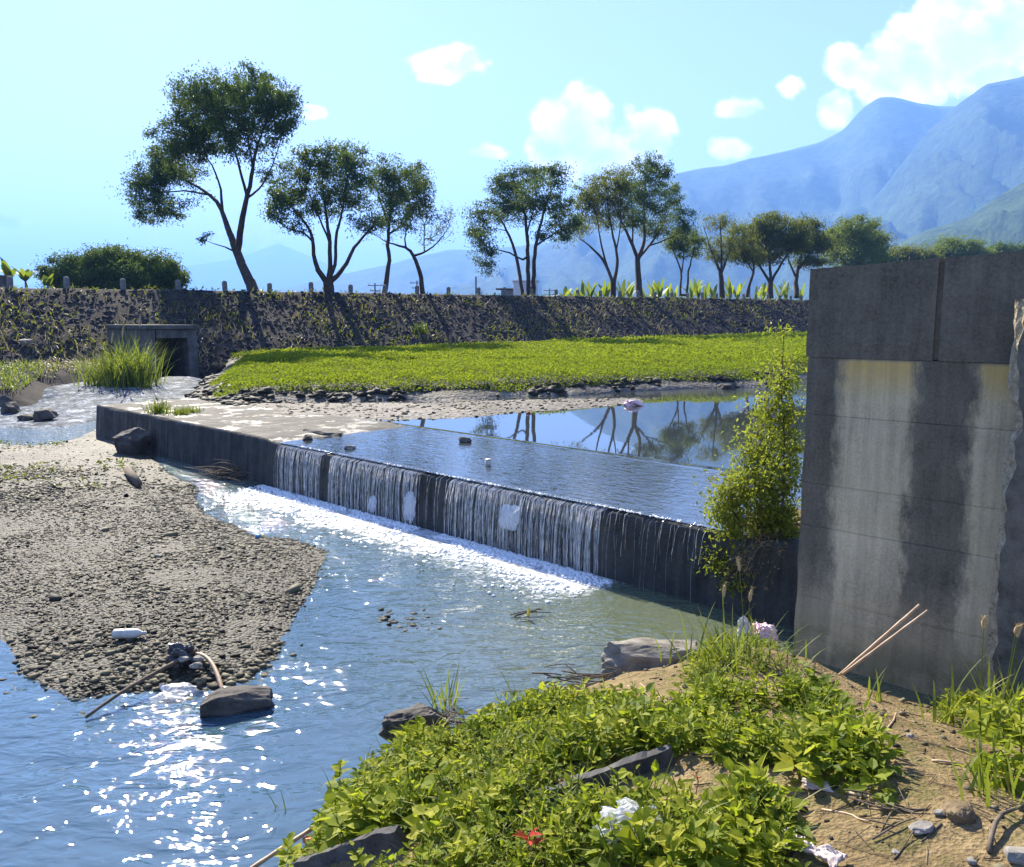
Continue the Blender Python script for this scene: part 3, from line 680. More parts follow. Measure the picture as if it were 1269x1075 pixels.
def water_fall():
    m, n = material('falling_water'); oc = ocoord(n)
    b = n('BsdfPrincipled', Base__Color=(.93, .95, .97), Roughness=.15)
    t = n('BsdfTranslucent', Color=(.96, .97, .98)); tp = n('BsdfTransparent', Color=(1, 1, 1))
    mx = n('MixShader', Fac=.6, i1=b, i2=t)
    sp = n('SeparateXYZ', Vector=oc)
    al = n.smooth(n.noise(n('CombineXYZ', X=n.math('MULTIPLY', sp.outputs[0], 60), Y=0.0, Z=n.math('MULTIPLY', sp.outputs[2], 7)).outputs[0], 1.0, 3, .6), .34, .60, .12, .95)
    al = n.math('MULTIPLY', al, n('Attribute', _attribute_name='tint').outputs['Fac'])
    n('OutputMaterial', Surface=n('MixShader', Fac=al, i1=tp, i2=mx))
    dens = [(347, 402, 62, 1.2), (402, 412, 1, .5), (412, 522, 105, 1.1), (522, 560, 7, .6), (560, 572, 12, 1.0), (572, 720, 118, .9), (720, 748, 26, .7), (748, 880, 22, .35)]
    mb = MB(); crest = MB()
    for (p0, p1, cnt) in ((347, 402, 14), (414, 522, 26), (566, 722, 30), (722, 750, 4)):
        u0, u1 = wu(p0), wu(p1)
        for k in range(cnt):
            u = u0+(u1-u0)*(k+.2+.6*rng.random())/cnt; w = (u1-u0)/cnt*(.35+.6*rng.random()); t = np.linspace(0, 1, 11); z = .833-.83*t**1.6
            y = np.where(t < .12, np.linspace(.10, -.01, 11), -.03-.09*(1-(1-t)**2)); x = u+.01*np.sin(t*5+k); ww = w*.5*(1-.35*t)*(.8+.4*rng.random(11))
            v = np.stack([np.c_[x-ww, y+.004, z], np.c_[x, y-.004, z], np.c_[x+ww, y+.004, z]], 1).reshape(-1, 3); i = np.arange(10)[:, None]*3
            mb.add(v, np.concatenate([i+np.array([[0, 1, 4, 3]]), i+np.array([[1, 2, 5, 4]])]), .42)
    for (p0, p1, cnt, ws) in dens:
        u0, u1 = wu(p0), wu(p1)
        for k in range(cnt):
            u = u0 + (u1-u0)*(k+rng.random())/cnt; w = (.007 + .022*rng.random()**2)*ws
            out = .05 + .13*rng.random(); z1 = 0.0 if (ws > .6 or rng.random() < .5) else .2+.4*rng.random()
            t = np.linspace(0, 1, 11); z = .835 - (.835-z1)*t**1.6
            y = .06 - out*(1-((1-t)**2))*1.0 - .02; y = np.where(t < .12, np.linspace(.10, -.02, 11), y - .035)
            x = u + (rng.normal(0, .012)*t) + .006*np.sin(t*9+rng.random()*6)
            ww = w*(1 - .45*t)*(.7+.6*rng.random(11))*.5
            v = np.stack([np.c_[x-ww, y, z], np.c_[x, y-ww*.5, z], np.c_[x+ww, y, z]], 1).reshape(-1, 3)
            i = np.arange(10)[:, None]*3
            mb.add(v, np.concatenate([i+np.array([[0, 1, 4, 3]]), i+np.array([[1, 2, 5, 4]])]), 1.0)
    o = mb.build('falling_water', m, smooth=True, loc=(W0[0], W0[1], 0), rot=(0, 0, WANG))
    tag(o, 'thin white strands of water falling over the weir face', 'waterfall', kind='stuff')
    # the rounded sheets of aerated water standing out white on the face
    ms, n = material('aerated_water'); oc = ocoord(n)
    b = n('BsdfPrincipled', Base__Color=(.80, .86, .93), Roughness=.5); t = n('BsdfTranslucent', Color=(.85, .9, .96))
    sp = n('SeparateXYZ', Vector=oc); al = n.smooth(n.noise(n('CombineXYZ', X=n.math('MULTIPLY', sp.outputs[0], 30), Y=0.0, Z=n.math('MULTIPLY', sp.outputs[2], 5)).outputs[0], 1.0, 4, .6),   .34, .50, .72, 1)
    n('OutputMaterial', Surface=n('MixShader', Fac=al, i1=n('BsdfTransparent', Color=(1, 1, 1)), i2=n('MixShader', Fac=.5, i1=b, i2=t)))
    for (pc, z0, z1, hw, lab) in ((637, .28, .66, .19, 'rounded white patch of water halfway up the dark weir face'), (513, .02, .52, .15, 'tall white patch of water at the foot of the weir, beside the dark dry gap'), (466, .03, .33, .11, 'small faint white patch of water left of the taller one')):
        u = wu(pc); k = 40; a = np.linspace(0, 2*math.pi, k, endpoint=False)
        rr = 1 + .30*fbm(np.cos(a)*2.2+pc, np.sin(a)*2.2, 5, 4)*2
        sq = .75/np.maximum(np.abs(np.cos(a)), np.abs(np.sin(a)))*.35+.65
        V = [np.array([[0, -.14, (z0+z1)/2]])]
        for f in (.4, .75, 1.0):
            V.append(np.c_[np.cos(a)*hw*f*rr*sq + .05*np.sin(a)*f, -.14+.05*f*f + 0*a, (z0+z1)/2 + np.sin(a)*(z1-z0)/2*f*rr*sq])
        V = np.concatenate(V); F_ = [(0, 1+i, 1+(i+1) % k) for i in range(k)]
        for r_ in range(2): F_ += [(1+r_*k+i, 1+(r_+1)*k+i, 1+(r_+1)*k+(i+1) % k, 1+r_*k+(i+1) % k) for i in range(k)]
        V[:, 0] += u
        tag(MB().add(V, F_).build('white_water_patch', ms, smooth=True, loc=(W0[0], W0[1], 0), rot=(0, 0, WANG)), lab, 'white water', 'white patches on the weir face')
    # foam heaped at the foot
    mf, n = material('foam'); finish(n, (.86, .87, .88), .5, n.noise(ocoord(n), 60, 4), .6, .01, .5)
    k = 6500; px = 330 + 440*rng.random(k); u = np.interp(px, _px, _us); y = -.10 - rng.exponential(.24, k)
    gap = ((px > 528) & (px < 556)) | ((px > 745) & (rng.random(k) < .6)); far = rng.random(k) < np.clip(1.5+y*.55, 0, 1)
    ok = ~gap & far & (fbm(u*1.6, y*2.8, 8, 4) > -.03 - .10*(y > -.4)); u, y = u[ok], y[ok]; r = (.006 + .018*rng.random(len(u))**2)
    mb = MB(); stones(mb, np.c_[u, y, .004+r*.2*rng.random(len(u))], r*1.5, r*1.2, r*.8, rng.random(len(u))*6, .5, .2)
    tag(mb.build('foam', mf, smooth=True, loc=(W0[0], W0[1], 0), rot=(0, 0, WANG)), 'white foam churning along the foot of the weir', 'foam', kind='stuff')
    # glinting lip: drops and trapped scum along the crest
    k = 620; px = 345 + 540*rng.random(k); px = px[vnoise(px*.09, px*0, 4) > .42]; k = len(px); u = np.interp(px, _px, _us); y = .02+.05*rng.random(k); r = .004+.009*rng.random(k)**2
    mb = MB(); stones(mb, np.c_[u, y, .824+0*u], r*1.6, r, r, rng.random(k)*6, .5)
    tag(mb.build('crest_foam', mf, smooth=True, loc=(W0[0], W0[1], 0), rot=(0, 0, WANG)), 'line of white drops and scum along the weir crest', 'foam', kind='stuff')
water_fall()

# ------------------------------------------------------------------ right-hand concrete wall
def wall():
    root = empty('concrete_wall', (Q0[0], Q0[1], 0), QANG)
    tag(root, 'tall stained grey concrete wall filling the right side', 'wall')
    L = 7.0; TK = .55; zl = [-.7, .58, 1.22, 1.60, 2.20, 2.69]; lean = .006
    def panel(name, x0, x1, z0, z1, yo, step=.12, zt=None, name_seed=0):
        xs = np.linspace(x0, x1, max(3, int((x1-x0)/step))); zs = np.linspace(0, 1, max(3, int((z1-z0)/step)))
        top = z1 + (zt(xs) if zt else 0*xs)
        X, T = np.meshgrid(xs, zs); Z = z0 + (top[None]-z0)*T
        ed = np.minimum.reduce([T*(z1-z0), (1-T)*(z1-z0)])
        Y = -yo + .012*fbm(X*2, Z*2, 4+name_seed, 4) + np.where(ed < .012, .004, 0)
        Xj = X + np.where((X <= x0+1e-6) & (x0 < .01), .02*fbm(Z*3, Z*0, 6, 3)*2, 0)
        V = np.stack([Xj, Y, Z], -1).reshape(-1, 3); nx, nz = len(xs), len(zs); i = np.arange(nx-1)[None]; j = np.arange(nz-1)[:, None]*nx
        q = np.stack([i+j, i+j+1, i+j+1+nx, i+j+nx], -1).reshape(-1, 4); mb = MB(); n0 = len(V)
        # close: back, top, ends
        bk = V.copy(); bk[:, 1] = TK
        allv = np.concatenate([V, bk]); fs = [q, q[:, ::-1]+n0]
        b = list(range(nx)) + [nx*(k+1)-1 for k in range(1, nz)] + list(range(nx*nz-2, nx*(nz-1)-1, -1)) + [nx*k for k in range(nz-2, 0, -1)]
        b = np.array(b); b2 = np.roll(b, -1); fs.append(np.stack([b, b+n0, b2+n0, b2], -1))
        mb.add(allv, fs); return mb.build(name, M['wall_concrete'], root, False)
    for k in range(len(zl)-1):
        panel('concrete_lift', 0 if k < 4 else .004, L, zl[k]+.003, zl[k+1], [.0, .004, -.001, .003, .0][k], name_seed=k)
    gx = WU(1164, 380)
    tz = lambda x: .035*x + .014*fbm(x*4, x*0, 5, 3)
    ztop = 3.44
    panel('coping_panel', -.015, gx-.022, 2.693, ztop, .007, zt=tz, name_seed=21); panel('coping_panel', gx+.022, L+.01, 2.693, ztop, .010, zt=tz, name_seed=33)
    MB().box((gx, .2, (2.70+ztop)/2), (.06, .3605, ztop-2.70)).build('joint_strip', M['wall_concrete'], root)
wall()
def broken_wall():
    off = .34; o = Q0 - QB*off
    edge = [(1256, 371), (1254, 400), (1252, 435), (1249, 455), (1248, 480), (1251, 500), (1256, 522), (1256, 533), (1246, 545), (1241, 566), (1240, 600), (1237, 630), (1233, 670), (1229, 700), (1228, 735), (1223, 756), (1222, 790), (1219, 830), (1214, 900), (1210, 960)]
    pts = [(WU(a, b, off), WZ(a, b, off)) for a, b in edge]; xr = pts[0][0] + 3.0
    zs = np.linspace(pts[0][1], -.5, 90); xs = np.interp(-zs, [-p[1] for p in pts], [p[0] for p in pts])
    xs = xs + .02*fbm(zs*9, zs*0, 5, 4)*2
    rows = len(zs); cols = 26; V = []
    def brk(z): return .028 + .05*float(vnoise(np.array(z*5.), np.array(0.), 7)) + .02*float(vnoise(np.array(z*19.), np.array(0.), 8))
    for z, x in zip(zs, xs):
        f = np.linspace(0, 1, cols)**2; X = x + brk(z) + (xr-x-brk(z))*f
        V.append(np.c_[X, .006*fbm(X*3, X*0+z*3, 6, 3)+np.where(f < .001, .004, 0), X*0+z])
    fr = np.array(V); n0 = rows*cols; j = np.arange(rows-1)[:, None]*cols; i = np.arange(cols-1)[None]
    q = np.stack([i+j, i+j+cols, i+j+cols+1, i+j+1], -1).reshape(-1, 4)
    root = empty('broken_wall_slab', (o[0], o[1], 0), QANG)
    tag(root, 'broken concrete slab with jagged pale edge at the right edge', 'wall')
    MB().add(fr.reshape(-1, 3), q).build('slab_face', M['slab_concrete'], root, True)
    # rough broken edge with its aggregate
    dep_ = np.linspace(.0, .26, 10); V = []
    for k, d in enumerate(dep_):
        bz = np.array([brk(z) for z in zs]); w_ = max(0., 1-k/5.)
        x = xs + bz*w_**1.4 + .018*fbm(zs*11, zs*0+d*30, 17, 4)*2*(0 < k)
        V.append(np.c_[x, (.004 if k == 0 else .012+.05*min(k, 5)/5+max(0, k-5)*.05)+.02*fbm(zs*13, zs*0+k*1.3, 27, 3)*(0 < k), zs])
    V = np.array(V); k = rows; i = np.arange(k-1)[None]; j = np.arange(9)[:, None]*k
    q = np.stack([i+j, i+j+k, i+j+1+k, i+j+1], -1).reshape(-1, 4)
    MB().add(V.reshape(-1, 3), q).build('broken_edge', M['edge_aggregate'], root)
    t = MB().add([[xs[0], .02, zs[0]], [xr, 0, zs[0]], [xr, .26, zs[0]], [xs[0], .26, zs[0]]], np.array([[0, 1, 2, 3]])); t.build('top_face', M['slab_concrete'], root)
mk_simple('slab_concrete', (.06, .055, .046), (.22, .20, .16), 6, .9, .8, .012, .2, fine=60)
mk_simple('edge_aggregate', (.20, .16, .10), (.58, .48, .33), 22, .95, 1.0, .03, .1, fine=70)
broken_wall()

# ------------------------------------------------------------------ culvert in the dyke
def culvert():
    c = D(186, 470, 36.2)[:2]           # front left corner
    root = empty('concrete_culvert', (c[0], c[1], 0), math.atan2(T2[1], T2[0]))
    tag(root, 'square concrete culvert mouth sticking out of the dyke', 'culvert')
    W, Dp, z0, z1 = 2.25, 5.2, -.3, 2.62   # local x along dyke, y into the dyke
    mt = M['culvert_concrete']
    def part(nm, c_, s_): bevel(MB().box(c_, s_).build(nm, mt, root), .03)
    part('side_wall', (.17, Dp/2, (z0+z1)/2), (.34, Dp, z1-z0)); part('side_wall', (W-.22, Dp/2+.02, (z0+z1)/2), (.44, Dp, z1-z0))
    part('lintel', (W/2, .22, z1-.20), (W-.79, .34, .40)); part('back_wall', (W/2, Dp-.5, 1.1), (W-.79, .2, 3.0))
    part('top_slab', (W/2, Dp/2-.02, z1+.105), (W+.16, Dp+.1, .20))
    part('floor', (W/2, Dp/2, .1), (W-.79, Dp-.6, .5))
mk_simple('culvert_concrete', (.045, .043, .04), (.16, .15, .135), 2.5, .9, .6, .02, .2)
culvert()
def stream():
    m, n = material('rushing_water'); oc = ocoord(n)
    a = n.noise(oc, 2.2, 5, .7, .8); f = n.noise(oc, 9, 4, .7)
    fac = n.math('ADD', n.math('MULTIPLY', a, .6), n.math('MULTIPLY', f, .4))
    col = n.ramp(fac, [(.42, (.015, .022, .03)), (.51, (.09, .11, .135)), (.62, (.42, .44, .47))])  # pale end holds foam and sun glitter painted into the colour
    finish(n, col, .4, fac, .9, .12, .08, dict(IOR=1.15))
    px = [(183, 480), (196, 471), (243, 470), (262, 480), (258, 493), (215, 500), (150, 502), (128, 508), (122, 519), (95, 527), (40, 531), (-60, 528), (-200, 515), (-60, 505), (30, 502), (62, 492), (58, 478), (130, 470)]
    mouth = D(214, 468, 36)[:2]
    def lev(y): t = np.clip((y-23.)/10., 0, 1); return .04 + .5*t*t*(3-2*t)
    def onlev(a, b):
        z = .3
        for _ in range(25): q = P(a, b, z); z = .5*z + .5*float(lev(q[1]))
        return q[:2]
    poly = np.array([onlev(a, b) for a, b in px])
    def zf(x, y):
        d = np.hypot(x-mouth[0], y-mouth[1]); s = sdist(x, y, poly)
        return lev(y) + .13*fbm(x*1.2, y*1.2, 6, 4)*np.clip(s, 0, 1) - .30*np.clip(.3-s, 0, .9) + .16*np.exp(-(d-2)**2/1.5)
    o = grid_mb(np.arange(-34, -8, .14), np.arange(19, 38.5, .14), zf, lambda X, Y: sdist(X, Y, poly) > -.3).build('culvert_stream', m, smooth=True)
    tag(o, 'white rushing stream pouring out of the culvert past the weir end', 'stream', kind='structure')
    # left shore with rough grass
    sh = np.array([onlev(a, b) for a, b in [(-250, 500), (-60, 497), (-5, 493), (22, 496), (40, 486), (56, 474), (130, 469), (182, 471)]] + [bank_pt(4.0, 10.5)[:2], bank_pt(4, 4)[:2], bank_pt(-30, 4)[:2]])
    def zs(x, y):
        s = sdist(x, y, sh) + .4*fbm(x*.8, y*.8, 9, 3)
        return lev(y) - .05 + np.where(s > 0, .55*(1-np.exp(-s/.8)), s*.4) + .1*fbm(x*1.5, y*1.5, 3, 3)
    o = grid_mb(np.arange(-46, -12, .3), np.arange(24, 46, .3), zs, lambda X, Y: sdist(X, Y, sh) > -1).build('left_shore', M['bank_soil'], smooth=True)
    tag(o, 'earthy shore left of the culvert stream', 'shore', kind='structure')
    k = 30000; x = -40+27*rng.random(k); y = 25+18*rng.random(k); s = sdist(x, y, sh); u, v = proj(np.c_[x, y, zs(x, y)])
    ok = (s > .25) & (u > -40) & (u < 190) & (fbm(x*.5, y*.5, 4, 3) > -.12); x, y, u = x[ok], y[ok], u[ok]; pos = np.c_[x, y, zs(x, y)]
    dry = (u > 52) & (u < 135) & (rng.random(len(x)) < .75)
    g = MB(); blades(g, pos[~dry], rng.random((~dry).sum())*6.28, .18+.3*rng.random((~dry).sum()), .035, .4+.8*rng.random((~dry).sum()), rng.random((~dry).sum())*.8, 3)
    tag(g.build('shore_grass', M['grass_blade']), 'yellow green grass covering the shore left of the culvert', 'grass', kind='stuff')
    g = MB(); blades(g, pos[dry], rng.random(dry.sum())*6.28, .25+.35*rng.random(dry.sum()), .03, .5+.9*rng.random(dry.sum()), rng.random(dry.sum())*.8, 3)
    tag(g.build('dry_shore_grass', M['grass_dry']), 'band of brown dry grass between the green shore grass and reeds', 'grass', kind='stuff')
    return zs
shore_z = stream()

# ------------------------------------------------------------------ posts, poles, building, low wall
def posts():
    pxs = [27, 96, 165, 232, 289, 343, 394, 442, 484, 523, 561, 598, 629, 662, 692, 718, 746]
    ss = [bank_s(p) for p in pxs]
    while ss[-1] < 96: ss.append(ss[-1]+2.85)
    prof = [(-.15, .155), (.50, .155), (.565, .14), (.61, .095), (.63, .03)]
    V = []
    for z, r in prof:
        a = np.arange(12)*2*math.pi/12; k = .93/np.maximum(np.abs(np.cos(a)), np.abs(np.sin(a)))**.55
        V.append(np.c_[np.cos(a)*r*k, np.sin(a)*r*k, 0*a+z])
    V = np.concatenate(V); F_ = []
    for r_ in range(len(prof)-1): F_ += [(r_*12+i, r_*12+(i+1) % 12, (r_+1)*12+(i+1) % 12, (r_+1)*12+i) for i in range(12)]
    F_.append(tuple((len(prof)-1)*12+i for i in range(12)))
    me = MB().add(V, F_).mesh('guard_post', M['post_concrete'])
    global words
    words = ['first', 'second', 'third', 'fourth', 'fifth', 'sixth', 'seventh', 'eighth', 'ninth', 'tenth', 'eleventh', 'twelfth', 'thirteenth', 'fourteenth', 'fifteenth', 'sixteenth', 'seventeenth', 'eighteenth', 'nineteenth', 'twentieth', 'twenty-first', 'twenty-second', 'twenty-third', 'twenty-fourth', 'twenty-fifth', 'twenty-sixth', 'twenty-seventh', 'twenty-eighth', 'twenty-ninth', 'thirtieth', 'thirty-first', 'thirty-second', 'thirty-third', 'thirty-fourth', 'thirty-fifth', 'thirty-sixth', 'thirty-seventh', 'thirty-eighth', 'thirty-ninth', 'fortieth']
    for k, s in enumerate(ss):
        p = bank_pt(s, -.45); p[2] += .34*float(fbm(np.array(s*.5), np.array(-.225), 3, 4))*.35
        o = link('guard_post', me, None, p, (rng.normal(0, .02), rng.normal(0, .02), .78))
        f = .9+.2*rng.random(); o.scale = (1, 1, f)
        tag(o, f'stubby grey concrete guard post on the dyke edge, {words[min(k, 39)]} from the left', 'post', 'guard posts along the dyke edge')
posts()
def utility_pole(px, top, depth, lab, arms=True):
    b = D(px, 366, depth); b[2] = 3.0; t = D(px, top, depth); h = t[2]-b[2]
    root = empty('utility_pole', b); tag(root, lab, 'utility pole', 'far utility poles')
    MB().tube([(0, 0, -.3), (0, 0, h)], [.17, .11], 7).build('pole', M['grey_metal'], root)
    if arms:
        for z, w in ((h-.35, 2.2), (h-1.1, 1.6)):
            a = MB().box((0, .13, z), (w, .1, .12)).build('cross_arm', M['grey_metal'], root)
            for x in (-.42, 0, .42): MB().tube([(x*w, .13, z+.05), (x*w, .13, z+.3)], .06, 6).build('insulator', M['white_plaster'], a)
utility_pole(465, 351, 120, 'thin utility pole between the multi-stemmed tree and the slender tree'); utility_pole(517, 348, 125, 'utility pole with cross arms just left of the nearly bare tree')
utility_pole(590, 343, 110, 'bare thin pole left of the three-trunked tree', False); utility_pole(681, 358, 150, 'short far pole right of the white building')
utility_pole(929, 352, 160, 'far thin pole behind the bent yellowish tree', False)
def building():
    d = 118; a = D(636, 366, d); b = D(666, 366, d); h = (D(636, 350, d)-D(636, 366, d))[2]; z0 = a[2]-2.2
    w = b[0]-a[0]; root = empty('white_building', ((a[0]+b[0])/2, d, z0)); tag(root, 'small white flat-roofed building behind the dyke', 'building')
    H = h+2.2
    bevel(MB().box((0, 0, H/2), (w, 4.5, H)).build('wall', M['white_plaster'], root), .03)
    MB().box((0, 0, H+.08), (w+.3, 4.8, .16)).build('roof', M['white_plaster'], root)
    wf = MB().box((w*.2, -2.27, H-1.1), (.9, .05, .9)).build('window', M['grey_metal'], root)
    MB().box((w*.2, -2.31, H-1.1), (.7, .04, .7)).build('pane', M['black_plastic'], wf)
    a = D(624, 366, d); r2 = empty('grey_shed', (a[0]+.6, d+.5, z0)); tag(r2, 'low grey shed against the left side of the white building', 'shed')
    MB().box((0, 0, H*.36), (1.9, 3, H*.72)).build('wall', M['grey_metal'], r2); MB().box((-.2, -.1, H*.76), (3.0, 3.6, .15)).build('roof', M['old_concrete'], r2)
building()
def low_wall():
    s0, s1 = bank_s(-60), bank_s(43); p0, p1 = bank_pt(s0, -2.6), bank_pt(s1, -2.6)
    c = (p0+p1)/2; root = empty('low_wall', c, math.atan2(T2[1], T2[0])); tag(root, 'low dark wall on top of the dyke at the left edge', 'wall')
    L = s1-s0
    bevel(MB().box((0, 0, .2), (L, .3, .9)).build('wall_body', M['culvert_concrete'], root), .02); bevel(MB().box((0, 0, .69), (L+.08, .38, .08)).build('coping', M['culvert_concrete'], root), .02)
low_wall()
# ------------------------------------------------------------------ trees
def tree(name, label, cat, depth, stems, clumps, leaf='leaf_dark', ntar=150, per=60, lsz=.17, droop=.15, group=None, spread=.33, tubes=5, base=None, dens_depth=.85, tip=.012, simple=True, sat=(.1, .9), hue=None, zfix=None, crown='crown', trunk='trunk', jit=.07, wl=.42):
    r = np.random.default_rng(abs(hash(label)) % 10**6 if False else sum(ord(c)*(i+1) for i, c in enumerate(label)))
    k = depth/F; nodes = []; par = []; rad = []
    def off_at(px, py, sd): return sd
    b0 = np.array(stems[0][0][:2], float)
    for si, st in enumerate(stems):
        st = [tuple(q) for q in st]; pts = np.array([q[:2] for q in st], float); w = np.array([q[2] for q in st])*k*.5
        o_end = r.normal(0, spread)*np.linalg.norm(pts[-1]-pts[0])*k
        # resample
        seg = np.linalg.norm(np.diff(pts, axis=0), axis=1); cum = np.concatenate([[0], np.cumsum(seg)]); m = max(3, int(cum[-1]*k/.45/(lsz/.17)))
        t = np.linspace(0, cum[-1], m); X = np.interp(t, cum, pts[:, 0]); Y = np.interp(t, cum, pts[:, 1]); Wd = np.interp(t, cum, w)
        if m > 4:
            X[1:-1] = (X[:-2]+X[1:-1]*2+X[2:])/4; Y[1:-1] = (Y[:-2]+Y[1:-1]*2+Y[2:])/4
        s0 = 0.0; pi = -1
        if nodes and si > 0:
            # join to nearest node in the picture plane
            A = np.array(nodes); uu, vv = proj(A); dd = np.hypot(uu-X[0], vv-Y[0])*k; jn = int(dd.argmin())
            if dd[jn] < .08*depth: pi = jn; s0 = A[jn, 1]-depth
        for i in range(m):
            f = i/(m-1); p = D(X[i], Y[i], depth + s0 + o_end*f)
            if i and i < m-1: p += r.normal(0, .02*lsz/.17, 3)
            nodes.append(p); par.append(pi if i == 0 else len(nodes)-2); rad.append(Wd[i])
    nstem = len(nodes)
    if base is not None: nodes[0][2] = base
    # targets inside the crown's clumps
    areas = np.array([c[2]*c[3]*(c[4] if len(c) > 4 else 1) for c in clumps]); cnt = np.maximum(2, (areas/areas.sum()*ntar*(1.7 if simple else 1))).astype(int)
    tg = []
    for c, m in zip(clumps, cnt):
        u = unit(r.normal(0, 1, (m, 3)))*(r.random((m, 1))**(1/2.4))
        A = np.array(nodes[:nstem]); uu, vv = proj(A); dd = np.hypot(uu-c[0], vv-c[1]); jn = A[dd.argmin()]
        oy = (jn[1]-depth)*.9 + r.normal(0, .25)*c[2]*k; cc = D(c[0], c[1], depth+oy)
        tg.append(cc + u*np.array([c[2]*k, c[2]*k*dens_depth, c[3]*k]))
    tg = np.concatenate(tg); A = np.array(nodes)
    d0 = np.linalg.norm(tg[:, None]-A[None], axis=2).min(1); order = np.argsort(d0)
    NA = np.zeros((len(nodes)+len(tg)*14, 3)); NA[:len(nodes)] = A; nn = len(nodes); ends = []
    for ti in order:
        q = tg[ti]; v = q - NA[:nn]; dist = np.linalg.norm(v, axis=1)+1e-6
        cost = dist*(1 + .9*np.maximum(0, -v[:, 2]/dist)); cost[:max(1, int(nstem*.12))] *= 1.6
        j = int(cost.argmin()); L = dist[j]; m = int(np.clip(L/(.5*lsz/.17), 1, 10)); a = NA[j].copy(); prev = j
        bend = r.normal(0, .10, 3)*L; bend[2] -= abs(r.normal(0, .08))*L*.6
        for i in range(1, m+1):
            f = i/m; p = a + (q-a)*f + bend*4*f*(1-f) + (r.normal(0, jit*L/m, 3) if i < m else 0)
            NA[nn] = p; par.append(prev); rad.append(0.0); prev = nn; nn += 1
        ends.append(prev)
    NA = NA[:nn]; par = np.array(par); acc = np.zeros(nn); ch = np.zeros(nn, bool); ch[par[par >= 0]] = True
    acc[~ch] = tip**2.3
    for i in range(nn-1, nstem-1, -1):
        if par[i] >= 0: acc[par[i]] += acc[i]
    rr = acc**(1/2.3); rad = np.array(rad); rr[:nstem] = np.maximum(rad[:nstem], .6*rad[:nstem]); rr = np.maximum(rr, tip)
    big = rr[par]*1.0; mb = MB()
    idx = np.arange(nn)[par >= 0]; a = NA[par[idx]]; b = NA[idx]; ra = np.minimum(rr[par[idx]], np.maximum(rr[idx]*1.5, rr[idx]+.01)); rb = rr[idx]
    tgv = unit(b-a); ref = np.where(np.abs(tgv[:, 2:3]) < .8, np.array([[0, 0, 1.]]), np.array([[1., 0, 0]])); e1 = unit(np.cross(tgv, ref)); e2 = np.cross(e1, tgv)
    sd = tubes; an = np.arange(sd)*2*math.pi/sd; ci = np.cos(an)[None, :, None]*e1[:, None] + np.sin(an)[None, :, None]*e2[:, None]
    v = np.concatenate([a[:, None]-tgv[:, None]*ra[:, None, None]*.25+ra[:, None, None]*ci, b[:, None]+tgv[:, None]*rb[:, None, None]*.25+rb[:, None, None]*ci], 1)
    o = np.arange(sd); o2 = (o+1) % sd; q = np.stack([o, o2, o2+sd, o+sd], -1)[None] + (np.arange(len(idx))*2*sd)[:, None, None]
    org = NA[0].copy(); root = empty(name, org); tag(root, label, cat, group)
    mb.add(v.reshape(-1, 3)-org, q.reshape(-1, 4)); mb.build(trunk, M['bark'] if simple else M['twig_dry'], root, True)
    # leaves around the last reach of every twig
    E = NA[ends]; Pp = NA[par[ends]]; per = int(per*(1.2 if simple else 1)); n = len(E)*per
    ii = np.repeat(np.arange(len(E)), per); f = r.random(n)[:, None]
    size = r.gamma(3, .33, len(E))[ii][:, None]
    pos = E[ii] + (Pp-E)[ii]*f*.9 + np.clip(r.normal(0, 1, (n, 3)), -1.55, 1.55)*np.array([1, 1, .72])*lsz*2.1*np.clip(size, .5, 1.7)*.8
    d = r.normal(0, 1, (n, 3)); d[:, 2] -= droop*3
    nr = r.normal(0, .7, (n, 3)); nr[:, 2] += .8
    ct = r.random(len(E))*.5; t = np.clip(sat[0] + (sat[1]-sat[0])*(ct[ii] + .5*r.random(n)), 0, 1)
    lb = MB(); leaves(lb, pos-org, d, nr, lsz*.98*(.7+.7*r.random(n)), lsz*.98*wl*(.8+.5*r.random(n)), t, simple)
    lb.build(crown, M[leaf], root)
    return root, NA, ends
G = 'trees along the dyke'
def TD(px): return dep(px)+1.6
tree('roadside_tree', 'tallest tree on the dyke with a leaning forked trunk, at the left', 'tree', TD(312),
     [[(314, 363, 16), (308, 345, 12.5), (298, 322, 11), (293, 311, 11)], [(293, 311, 10), (281, 280, 7.5), (274, 256, 5.5), (260, 241, 4.5), (238, 228, 3), (205, 210, 2)],
      [(294, 311, 9), (299, 280, 8), (304, 247, 6), (312, 221, 5), (316, 188, 3.5), (327, 160, 2), (335, 130, 1.2)], [(305, 240, 4), (292, 188, 2.5), (279, 155, 1.6), (262, 130, 1)],
      [(275, 256, 4), (272, 225, 2.6), (262, 205, 2), (248, 185, 1.5), (232, 150, 1)], [(304, 247, 3.5), (322, 235, 2.4), (338, 205, 1.5), (350, 165, 1)], [(262, 242, 3), (225, 236, 2), (192, 240, 1.2), (172, 245, .8)],
      [(314, 215, 2.5), (306, 170, 1.6), (304, 120, 1)], [(293, 313, 4), (280, 306, 2), (262, 302, 1), (250, 296, .6)]],
     [(305, 102, 44, 22), (342, 122, 30, 28), (262, 118, 50, 26), (238, 138, 34, 26), (300, 138, 62, 30, 1.1), (218, 180, 40, 30), (186, 208, 32, 28), (182, 235, 30, 26), (200, 258, 36, 22, .8), (258, 172, 40, 26, .8), (335, 160, 26, 26, .7), (352, 138, 22, 24), (222, 215, 34, 22, .6), (185, 262, 26, 20, .6), (255, 298, 14, 9, .25), (330, 200, 22, 18, .35), (240, 165, 34, 26, .8), (272, 150, 34, 24, .7), (210, 205, 34, 26, .8), (312, 170, 30, 22, .6), (285, 185, 26, 18, .4), (240, 250, 22, 14, .3)],
     'leaf_dark', 420, 62, .19, group=G)
